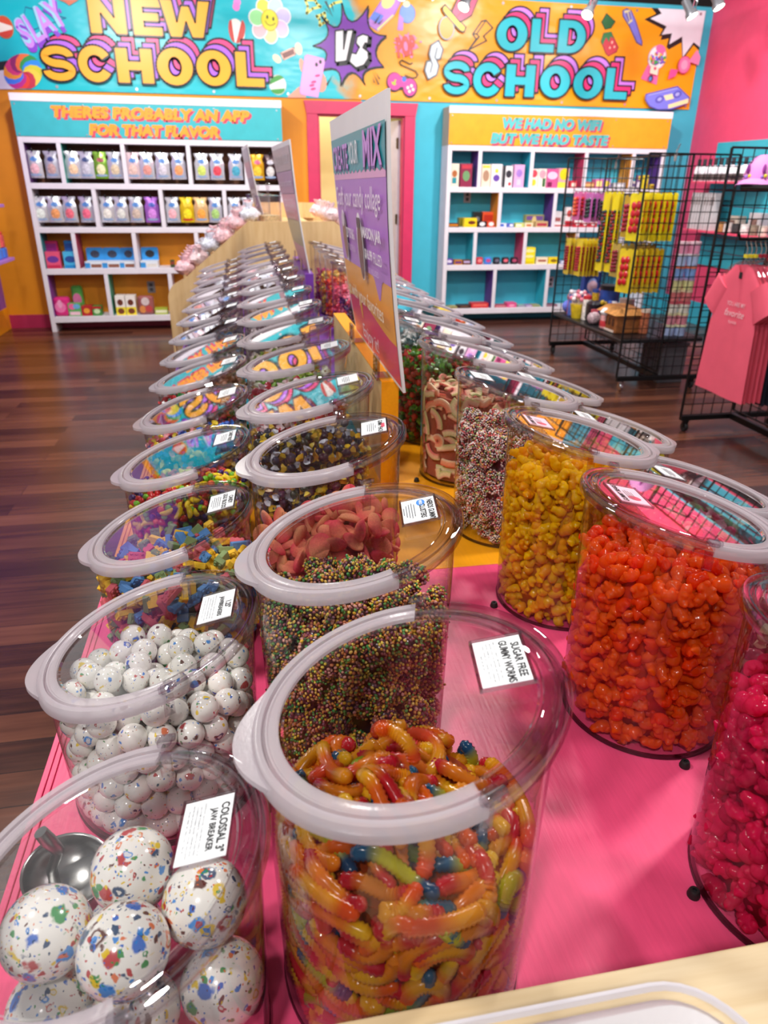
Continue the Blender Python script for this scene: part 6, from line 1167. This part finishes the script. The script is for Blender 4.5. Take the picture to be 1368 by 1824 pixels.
# clear sign hooks standing above the racks
for i, (px, py) in enumerate([(1098, 288), (1205, 271)]):
    p = at(px, py, X=xa) if i == 0 else at(px, py, Y=5.12); b = MB(); b.tube([p + Vector((0, 0, -.06)), p, p + Vector((.0, -.02, .03)), p + Vector((0, -.035, .05))], .006, 8); b.rbox(p + Vector((0, 0, -.03)), (.012, .03, .05), .003)
    tag(b.build('sign_hook', clear('clear_hook', (.9, .9, .9), (.6, .6, .6), .25, .7), None, 40), f'clear plastic sign hook on the grid rack, {"above the long strips" if i == 0 else "above the large yellow cards"}', 'hook')
# gifts on the rack's bottom shelf
ZS = .4005
def gift(name, label, cat, px, py, X=None):
    p = at(px, py, Z=ZS); t = thing(name, label, cat, (min(max(p.x, 2.90), 3.12 if 'gingerbread' not in name else 2.98), min(max(p.y, 5.22), 6.37), ZS)); t.scale = (1.2, 1.2, 1.2); return t
g = gift('plush_toy', 'blue and red plush toys bundled at the far end of the rack shelf', 'plush toy', 1003, 553)
MB().ball((0, 0, .05), (.06, .05, .05), 12, 8).build('body', mat('plush_blue', '#6a7ad8', .9, bump=.5, bs=200), g, 180); MB().ball((.01, -.01, .12), (.04, .04, .04), 12, 8).build('head', mat('plush_red', '#c03a50', .9, bump=.5, bs=200), g, 180)
g = gift('plush_toy', 'light blue plush with a red collar behind the lollipop cup', 'plush toy', 1034, 545)
MB().lathe([(.03, 0), (.05, .05), (.045, .12), (.0, .13)], 12).build('body', mat('plush_pink', '#c84a5a', .9), g, 60); MB().ball((0, 0, .2), (.06, .045, .08), 12, 8).build('head', mat('plush_sky', '#88a8e8', .9, bump=.5, bs=200), g, 180)
g = gift('lollipop_cup', 'yellow and red cup crowded with white lollipops', 'cup', 1023, 566)
MB().lathe([(.04, 0), (.058, .10)], 16).build('cup', mat('cup_yellow', '#d8bc2a', .4, var=.3, vs=20), g, 40)
lp_ = MB()
for k in range(16): a = k * 2.4; r_ = .012 * math.sqrt(k); q = (r_ * 1.5 * math.cos(a), r_ * 1.5 * math.sin(a), .14 + .02 * (k % 3)); lp_.ball(q, .016, 8, 6, k % 2); lp_.tube([(q[0] * .5, q[1] * .5, .06), q], .002, 5, 0)
lp_.build('lollipop', [mat('lolly_white', '#eadfe4', .3), mat('lolly_pink', '#e07a90', .3)], g, 60)
g = gift('gift_basket', 'black gift pack with blue and yellow sweets', 'gift pack', 1062, 572)
MB().rbox((0, 0, .07), (.16, .12, .14), .03).build('pack', mat('pack_black', '#1c1a24', .3), g, 40)
kb = MB(); rg = random.Random(4)
for k in range(14): kb.ball((rg.uniform(-.07, .07), -.055 + rg.uniform(-.012, .0), rg.uniform(.03, .15)), .017, 8, 6, k % 3)
kb.build('sweets', [mat('sw_blue', '#4a6ad0', .3), mat('sw_yellow', '#e0c02a', .3), mat('sw_green', '#6a9a5a', .3)], g, 60)
g = gift('gift_pouch', 'pale candy pouch in front of the black gift pack', 'pouch', 1050, 578); MB().ball((0, 0, .045), (.05, .035, .045), 12, 8).build('pouch', mat('pouch_pale', '#b9a0a8', .4, var=.5, vs=60), g, 180); MB().box((0, 0, .09), (.05, .012, .03)).build('tie', mat('tie_rose', '#c85a6a', .4), g)
g = gift('gift_bag', 'blue and yellow printed gift bag standing at the back of the rack shelf', 'bag', 1070, 552)
MB().bb((-.07, -.03, 0), (.07, .03, .30)).build('bag', mat('bag_blue', '#2f4fa8', .4), g, bevel=.004); MB().prism([(-.07, 0), (.07, 0), (.07, .16), (.0, .04)], -.0312, -.0306, M=Matrix(((1, 0, 0, 0), (0, 0, 1, 0), (0, 1, 0, 0), (0, 0, 0, 1)))).build('print', mat('pack_yellow', '#e6d42a', .4), g)
for i, (px, py, l_, c0) in enumerate([(1078, 586, 'white topped red snowman jar at the near front of the rack shelf', '#d8a0a0'), (1090, 572, 'white topped snowman jar behind the red one', '#e0d4d4'), (1110, 570, 'second white topped snowman jar beside the red bear', '#d88a8a')]):
    g = gift('snowman_jar', l_, 'jar', px, py); MB().lathe([(.03, 0), (.042, .01), (.042, .09), (.03, .10)], 14).build('jar', mat('snow_' + c0.strip('#'), c0, .3, var=.3, vs=40), g, 40); MB().lathe([(.044, .10), (.05, .115), (.03, .14), (0, .145)], 14).build('lid', mat('snow_white', '#e8eaf0', .5), g, 40); MB().lathe([(.0425, .02), (.0435, .03), (.0435, .05), (.0425, .06)], 14, caps=False).build('band', mat('snow_red', '#c83a42', .4), g)
g = gift('plush_toy', 'red and pink plush bear behind the gingerbread box', 'plush toy', 1124, 566)
MB().ball((0, 0, .07), (.06, .05, .07), 12, 8).build('body', mat('plush_crimson', '#c8283a', .9, bump=.4, bs=200), g, 180); MB().ball((0, 0, .17), (.05, .045, .045), 12, 8).ball((.04, 0, .21), .018, 8, 6).ball((-.04, 0, .21), .018, 8, 6).build('head', mat('plush_rose', '#e0909a', .9), g, 180)
g = gift('plush_toy', 'lilac and white plush behind the snowman jars', 'plush toy', 1098, 556)
MB().ball((0, 0, .08), (.05, .04, .08), 12, 8).build('body', mat('plush_lilac', '#b8a8d8', .9), g, 180); MB().ball((0, 0, .2), (.045, .04, .05), 12, 8).build('head', mat('plush_pale', '#dcb8cc', .9), g, 180)
g = gift('gingerbread_box', 'brown gingerbread cottage box at the near end of the rack shelf', 'box', 1118, 588)
MB().rbox((.02, 0, .06), (.20, .24, .12), .012).build('box', mat('ginger_brown', '#8a5228', .5, var=.3, vs=30), g, 40); MB().loft([[(-.10, -.14, .12), (.14, -.14, .12), (.14, .14, .12), (-.10, .14, .12)], [(-.04, -.10, .165), (.08, -.10, .165), (.08, .10, .165), (-.04, .10, .165)]]).build('roof', mat('ginger_roof', '#c88a4a', .5, var=.3, vs=40), g)
wn_ = MB()
for k in range(4): wn_.box((-.081, -.08 + .053 * k, .07), (.004, .026, .05))
wn_.build('window', mat('ginger_dark', '#4a2a18', .5), g); MB().box((-.083, .0, .012), (.005, .2, .014)).build('icing', mat('icing_white', '#e6d4c8', .5), g)
g = gift('gift_tin', 'dark blue tin behind the gingerbread box', 'tin', 1140, 568); MB().lathe([(.07, 0), (.07, .22), (.06, .225)], 20).build('tin', mat('tin_blue', '#2a4a9a', .3, var=.4, vs=16), g, 40); MB().lathe([(.073, .215), (.073, .245), (0, .25)], 20).build('lid', mat('tin_black', '#16161c', .3), g, 40)
g = gift('candy_jar_gift', 'glass jar of caramel coloured sweets beside the dark blue tin', 'jar', 1160, 580); MB().lathe([(.06, 0), (.065, .12), (.05, .16)], 18).build('jar', mat('caramel_fill', '#a86a3a', .3, var=.6, vs=60), g, 40); MB().lathe([(.052, .16), (.052, .19), (0, .195)], 18).build('lid', mat('lid_silver', '#b8b0b0', .3, .6), g, 40)
for px, py, c0, c1, h_, l_ in [(1006, 562, '#5a78d0', '#d8dcf0', .16, 'blue and white candy tube at the far corner of the rack shelf'), (1016, 560, '#c84a6a', '#e8e0e4', .13, 'rose candy tube beside the blue one on the rack shelf'), (1042, 570, '#e8e0d8', '#c8303a', .15, 'white and red candy tube behind the lollipop cup'), (1057, 562, '#e0b83a', '#3a5ab0', .17, 'yellow candy tube with a blue cap on the rack shelf'), (1086, 560, '#7a9ae0', '#f0e8e8', .16, 'pale blue candy tube among the snowman jars'), (1136, 592, '#d8c8b8', '#a83a3a', .12, 'cream candy tube at the near end of the rack shelf'), (1150, 594, '#b86a4a', '#e8d8c8', .14, 'copper candy tube at the near end of the rack shelf')]:
    g = gift('candy_tube', l_, 'tube', px, py); MB().lathe([(.026, 0), (.03, .004), (.03, h_)], 14).build('tube', mat('tube_' + c0.strip('#'), c0, .3, var=.45, vs=45), g, 40); MB().lathe([(.031, h_), (.031, h_ + .022), (0, h_ + .026)], 14).build('cap', mat('tube_' + c1.strip('#'), c1, .35), g, 40)
CAN = [('#a8b8e0', '#e8e4c0'), ('#e090a0', '#e6dcb0'), ('#e8e4d8', '#d05a6a'), ('#d8787a', '#e8d0b0'), ('#dcd89a', '#b8a0c8'), ('#7fa6e0', '#e07a5a'), ('#b0c4ea', '#f0e8f0'), ('#e898b8', '#f0d0dc')]
for i, (px, w_) in enumerate(((1189, 'left'), (1209, 'right'))):
    p = at(px, 597, Z=ZS)
    for k, (c0, c1) in enumerate(CAN):
        g = thing('candy_tub', f'pastel round candy tub, {ORD[k]} from the bottom of the {w_} tower on the rack shelf', 'tub', (p.x, p.y - .0, ZS + .088 * k), 0, 'stacked pastel tubs')
        MB().lathe([(.040, .001), (.043, .07)], 18).build('tub', mat('tub_' + c0.strip('#'), c0, .4), g, 40); MB().lathe([(.045, .070), (.045, .086), (.0, .0865)], 18).build('lid', mat('tub_' + c1.strip('#'), c1, .4), g, 40)
g = tag(MB().bb((3.30, 5.3, .0), (3.52, 5.62, .30)).bb((3.29, 5.29, .30), (3.53, 5.63, .33)).build('storage_box', mat('box_grey', '#6a6a70', .5), bevel=.004), 'grey storage box on the floor behind the grid rack', 'box')
# T-shirts on clear hangers, facing the aisle
def shirt_mesh(seed, fold):
    rg = random.Random(seed); b = MB()
    half = [(0, .625), (.055, .635), (.085, .665), (.125, .655), (.215, .615), (.285, .44), (.268, .415), (.205, .40), (.185, .40), (.19, .2), (.20, .0)]
    out = half + [(-y, z) for y, z in half[::-1] if y > 0]
    def w(y, z, s): return s * .009 + .006 * math.sin(15 * y + 2 * z) * (1.0 - .7 * z / .66)
    # fine grid: rows from hem to shoulder
    rows = 18; colsn = 16; zs = [i / rows * .66 for i in range(rows + 1)]
    def width(z): return .225 - .07 * z if z < .40 else (.19 if z < .56 else .19 - (z - .56) * 1.15)
    for s in (-1, 1):
        vs = []
        for z in zs:
            for j in range(colsn + 1):
                u = 2 * j / colsn - 1; wd = width(z); zz = z if z < .60 else z - (1 - abs(u)) ** 1.5 * .0
                if z > .60 and abs(u) < .5 and s < 0: zz = z - .055 * (1 - abs(u) / .5) * (z - .60) / .06
                vs.append((w(u * wd, zz, s) * (1 - .75 * abs(u) ** 4), u * wd, zz))
        fs = [(i * (colsn + 1) + j, i * (colsn + 1) + j + 1, (i + 1) * (colsn + 1) + j + 1, (i + 1) * (colsn + 1) + j) for i in range(rows) for j in range(colsn)]
        b.add(vs, fs if s < 0 else [f[::-1] for f in fs])
    body = b
    sl = []
    for sg in (1, -1):
        m_ = MB(); rings = []
        for t_ in np.linspace(0, 1, 7):
            c = Vector((.0, sg * (.150 + .085 * t_), .570 - .140 * t_)); dx, h = .015 - .002 * t_, .070 + .004 * t_; nrm = Vector((0, sg * .60, .80)).normalized(); down = Vector((0, sg * -.62, -.78)) * 0 + Vector((0, -sg * .75, -.66)).normalized()
            rings.append([c + Vector((dx * math.cos(a), 0, 0)) + Vector((0, -sg * .55, .83)).normalized() * 0 + (Vector((0, sg * .82, .57)).normalized() * 0) + Vector((0, sg * .85, .52)) * (h * math.sin(a)) for a in np.linspace(0, 2 * PI, 13)[:-1]])
        m_.loft(rings); sl.append(m_)
    return body, sl
SHP = [mat('tee_pink', '#f25f78', .85, bump=.3, bs=400, var=.04), mat('tee_navy', '#14172a', .85, bump=.3, bs=400, var=.04)]
SHM = []
for s_ in (1, 2, 3): bd, sl = shirt_mesh(s_, .6); SHM.append((bd.mesh('shirt_body', [None], 70), [q.mesh('sleeve', [None], 70) for q in sl]))
tshirts = []
for k in range(9):
    dk = k >= 5; x = 2.72 + .030 * k; t = thing('t_shirt', (f'navy T-shirt, {ORD[k - 5]} behind the pink ones on the rack' if dk else ('front pink T-shirt with white lettering on the rack' if k == 0 else f'pink T-shirt, {ORD[k - 1]} behind the lettered one')), 'T-shirt', (x, 3.72 + RNG.uniform(-.01, .01), .365 - (.02 if dk else 0)), RNG.uniform(-.02, .02), 'T-shirts on the rack'); t.scale = (1, 1, 1.1)
    bd, sl = SHM[k % 3]; omat(link('shirt_body', bd, t), SHP[dk])
    for q in sl: omat(link('sleeve', q, t), SHP[dk])
    if k == 0:
        lt = MB()
        for body, z, ht, wd, sh in (('YOU ARE MY', .475, .022, .16, 0), ('favorite', .43, .036, .17, .3), ('FLAVOR', .385, .014, .07, 0)): put_text(lt, body, (-.0165, -.02, z), (0, -1, 0), (0, 0, 1), ht, wd, 0, .006, sh)
        lt.build('lettering', mat('tee_print', '#f8c4cc', .7), t); MB().bb((-.012, -.012, .60), (-.010, .012, .63)).build('neck_tag', mat('tag_black', '#1c1a1e', .7), t)
    h = thing('clothes_hanger', f'clear hanger with a wire hook, {ORD[k]} from the aisle', 'hanger', (x, t.location.y, t.location.z + .055), 0, 'clear hangers on the rack')
    MB().tube([(0, .19, .60), (0, .10, .665), (0, 0, .70), (0, -.10, .665), (0, -.19, .60)], .007, 8).build('hanger_arms', M_EDGE, h, 60); MB().tube([(0, 0, .70), (0, 0, .76), (0, .022, .79), (0, .02, .815), (0, -.01, .82)], .0028, 6).build('wire_hook', M_CHR, h, 60); MB().box((0, 0, .722), (.012, .03, .018)).build('size_clip', mat('clip_yellow', '#e8d82a', .4) if k < 3 else mat('clip_red', '#a8203a', .4), h)
tag(MB().tube([(xb, 3.72, 1.23), (2.66, 3.72, 1.23), (2.645, 3.72, 1.26)], .008, 8).build('garment_arm', M_BLK, None, 40), 'black garment arm carrying the T-shirt hangers', 'rail')
# pink cap on the rack shelf
cp_ = at(1350, 320, X=2.98); t = thing('baseball_cap', 'pink baseball cap with printed cartoon sweets on the rack shelf', 'cap', (3.0, cp_.y, 1.498), math.radians(35)); t.scale = (1.15, 1.15, 1.1)
M_CAPP = mat('cap_pink', '#e894d8', .8, bump=.2, bs=300); b = MB(); rings = []
for i in range(9): a = i / 8 * PI / 2; rings.append([(.095 * math.cos(a) ** .8 * math.cos(q) * (1.06 if True else 1), .085 * math.cos(a) ** .8 * math.sin(q), .02 + .125 * math.sin(a)) for q in np.linspace(0, 2 * PI, 25)[:-1]])
b.loft(rings); b.build('crown', M_CAPP, t, 60)
v = MB(); R1 = []
for h in (0, .004): R1.append([[(-(.088 + .085 * math.cos(q) ** 1.0 * r_) * 1.0 * math.cos(q * .9), .10 * math.sin(q) * (1 + .12 * r_), .022 + h - .022 * r_ * 1.0 + .020 * (1 - math.sin(q) ** 2) * (1 - r_ * .3) - .012) for q in np.linspace(-1.45, 1.45, 17)] for r_ in (0, .5, 1)])
for L in R1:
    vs = [p for r_ in L for p in r_]; v.add(vs, [(i * 17 + j, i * 17 + j + 1, (i + 1) * 17 + j + 1, (i + 1) * 17 + j) for i in range(2) for j in range(16)])
v.build('brim', M_CAPP, t, 60)
for y, c in ((.038, '#8a2a8a'), (-.038, '#9a3a9a')):
    e = MB().ball((-.092, y, .075), (.006, .009, .024), 8, 6, 0); e.ball((-.094, y - .012, .042), (.006, .009, .009), 8, 6, 1); e.ball((-.095, y + .004, .038), (.005, .008, .008), 8, 6, 2); e.build('embroidery', [mat('emb' + c.strip('#'), c, .7), mat('emb_yellow', '#d8d02a', .7), mat('emb_lilac', '#9a7ad0', .7)], t, 60)
# right wall: teal slat panels, pink shelves and their goods
sw = MB()
for k in range(8): sw.bb((XR - .02, 3.0, .66 + .157 * k), (XR, 7.93, .66 + .157 * k + .149))
tag(sw.build('slat_panel', mat('teal_slats', '#38aec2', .45), bevel=.002), kind='structure'); bpy.data.objects['slat_panel'].name = 'trim_2'
M_PSH = mat('pink_shelf', '#e84a6c', .4)
for y0, y1, z, w_ in ((6.9, 7.93, 1.525, 'upper'), (4.2, 7.93, 1.042, 'lower')): tag(MB().bb((4.89, y0, z - .02), (XR - .021, y1, z)).build('wall_shelf', M_PSH, bevel=.003), f'pink {w_} shelf on the teal slat wall', 'shelf')
bt_b, bt_l, bt_c = MB().lathe([(.036, 0), (.040, .006), (.040, .11), (.030, .14), (.016, .155)], 16).mesh('bottle_body', [mat('bottle_white', '#e6e2ea', .25)], 40), MB().lathe([(.0405, .008), (.0405, .072)], 16, caps=False).mesh('bottle_label', [mat('label_brown', '#4a3a3a', .5, var=.4, vs=60)], 40), MB().lathe([(.019, .15), (.019, .215), (.0, .216)], 12).mesh('bottle_cap', [mat('cap_charcoal', '#2a282e', .4)], 40)
for i in range(9):
    t = thing('syrup_bottle', f'white bottle with a dark cap, {ORD[i]} from the far end of the upper pink shelf', 'bottle', (4.94, 7.86 - .1 * i, 1.526), 0, 'white bottles on the upper pink shelf'); link('bottle_body', bt_b, t); link('bottle_label', bt_l, t); link('bottle_cap', bt_c, t)
for i in range(9):
    t = thing('greeting_card_pack', f'upright white card pack, {ORD[i]} from the far end of the lower pink shelf', 'card pack', (4.93, 7.86 - .05 * i, 1.043), RNG.uniform(-.12, .12), 'upright card packs on the lower pink shelf'); MB().bb((-.0, -.010, 0), (.10, .010, .37)).build('pack', mat('pack_cream', '#cfc8cc', .5, var=.08, vs=40), t, bevel=.003); MB().bb((-.002, -.0105, .25), (.0, .0105, .33)).build('pack_print', mat('pack_taupe', '#8a7a7a', .5), t)
def mug_m():
    b = MB().lathe([(.038, 0), (.042, .004), (.044, .095), (.040, .095), (.038, .008), (0, .008)], 18, caps=False); h = MB().tube([(0, .042 + .0, .075), (0, .065, .07), (0, .072, .05), (0, .062, .028), (0, .042, .022)], .006, 8); return b.mesh('mug_body', [None], 40), h.mesh('mug_handle', [None], 60)
MGB, MGH = mug_m()
for i, (y, c, w_) in enumerate([(7.28, '#a87a4a', 'tan'), (7.16, '#d8ccc8', 'cream'), (7.02, '#3a3638', 'charcoal'), (6.88, '#e0dad8', 'white'), (6.74, '#8a7a6a', 'taupe'), (6.6, '#d0c4b8', 'sand')]):
    t = thing('gift_mug', f'{w_} printed mug on the lower pink shelf', 'mug', (4.95, y, 1.043), -.6); omat(link('mug_body', MGB, t), mat('mug_' + c.strip('#'), c, .4, var=.35, vs=30)); omat(link('mug_handle', MGH, t), mat('mug_' + c.strip('#')))
for i, (y, z, c, w_) in enumerate([(7.2, .16, '#cabcae', 'cream box behind the tan mug'), (6.85, .2, '#b8b0b4', 'grey box behind the charcoal mug'), (6.4, .22, '#c8c0c0', 'pale grey printed box'), (6.15, .26, '#d8d4d4', 'tall pale box')]):
    t = thing('gift_box', f'{w_} on the lower pink shelf', 'box', (5.06, y, 1.043)); MB().bb((-.05, -.09, 0), (.05, .09, z)).build('box', mat('gbox_' + c.strip('#'), c, .5), t, bevel=.003); MB().bb((-.0515, -.05, z * .3), (-.0505, .05, z * .75)).build('print', mat('gbox_print', '#7a5a52', .5, var=.5, vs=40), t)
# ------------------------------------------------------------------ track spot lights over the back wall
M_GRYM = mat('lamp_grey', '#7a7a80', .35, .6); M_GLOW = mat('lamp_glow', '#fff6e0', .3, emit=14)
tr = thing('light_track', 'black ceiling track carrying the spot lights', 'light track', (3.0, 7.0, 3.1)); MB().bb((-2.6, -.018, 0), (1.8, .018, .03)).build('rail', M_BLK, tr); MB().bb((-1.6, -.006, .03), (-1.58, .006, .351)).bb((1.2, -.006, .03), (1.22, .006, .351)).build('hanger_rod', M_BLK, tr)
for i, (px, py, w_) in enumerate([(715, -12, 'above the flip phone print'), (828, 8, 'over the ring pop print'), (1048, 22, 'over the letters OLD'), (1231, 24, 'in front of the white burst'), (1279, 8, 'by the pink wall'), (-330, -60, 'beyond the left edge over the lettering NEW'), (40, -60, 'above the left end of the banner')]):
    p = at(px, py, Y=7.0); t = thing('track_spotlight', f'grey track spot light {w_}', 'spot light', tuple(p)); d = Vector(((-.45, -.5, -.5, .35, .3, .3, .2)[i], -.4 if i < 5 else -1.2, -.8)).normalized(); Q = d.to_track_quat('Z', 'Y').to_matrix().to_4x4()
    MB().lathe([(.0, -.13), (.032, -.13), (.036, -.12), (.036, -.03), (.052, .0), (.052, .03), (.048, .03), (.046, .012), (0, .01)], 20, M=Q, caps=False).build('lamp_head', M_GRYM, t, 40)
    MB().lathe([(0, .018), (.045, .02), (.0455, .026), (0, .034)], 20, M=Q, caps=False).build('lens', M_GLOW, t, 40)
    yk = MB(); yk.tube([(.0, 0, .02), (.0, -.02, .10), (0, 0, 3.1 - p.z)], .007, 8); yk.tube([(.03, 0, .02), (.03, -.02, .09), (0, 0, .13)], .005, 6); yk.build('yoke', M_CHR, t, 40)
    l = bpy.data.lights.new('track_lamp', 'SPOT'); l.energy = 30; l.spot_size = math.radians(70); l.spot_blend = .8; l.shadow_soft_size = .05; l.color = (1, .96, .88); o = bpy.data.objects.new('track_lamp', l); COL.objects.link(o); o.matrix_world = Matrix.Translation(p + d * .045) @ (-d).to_track_quat('Z', 'Y').to_matrix().to_4x4()
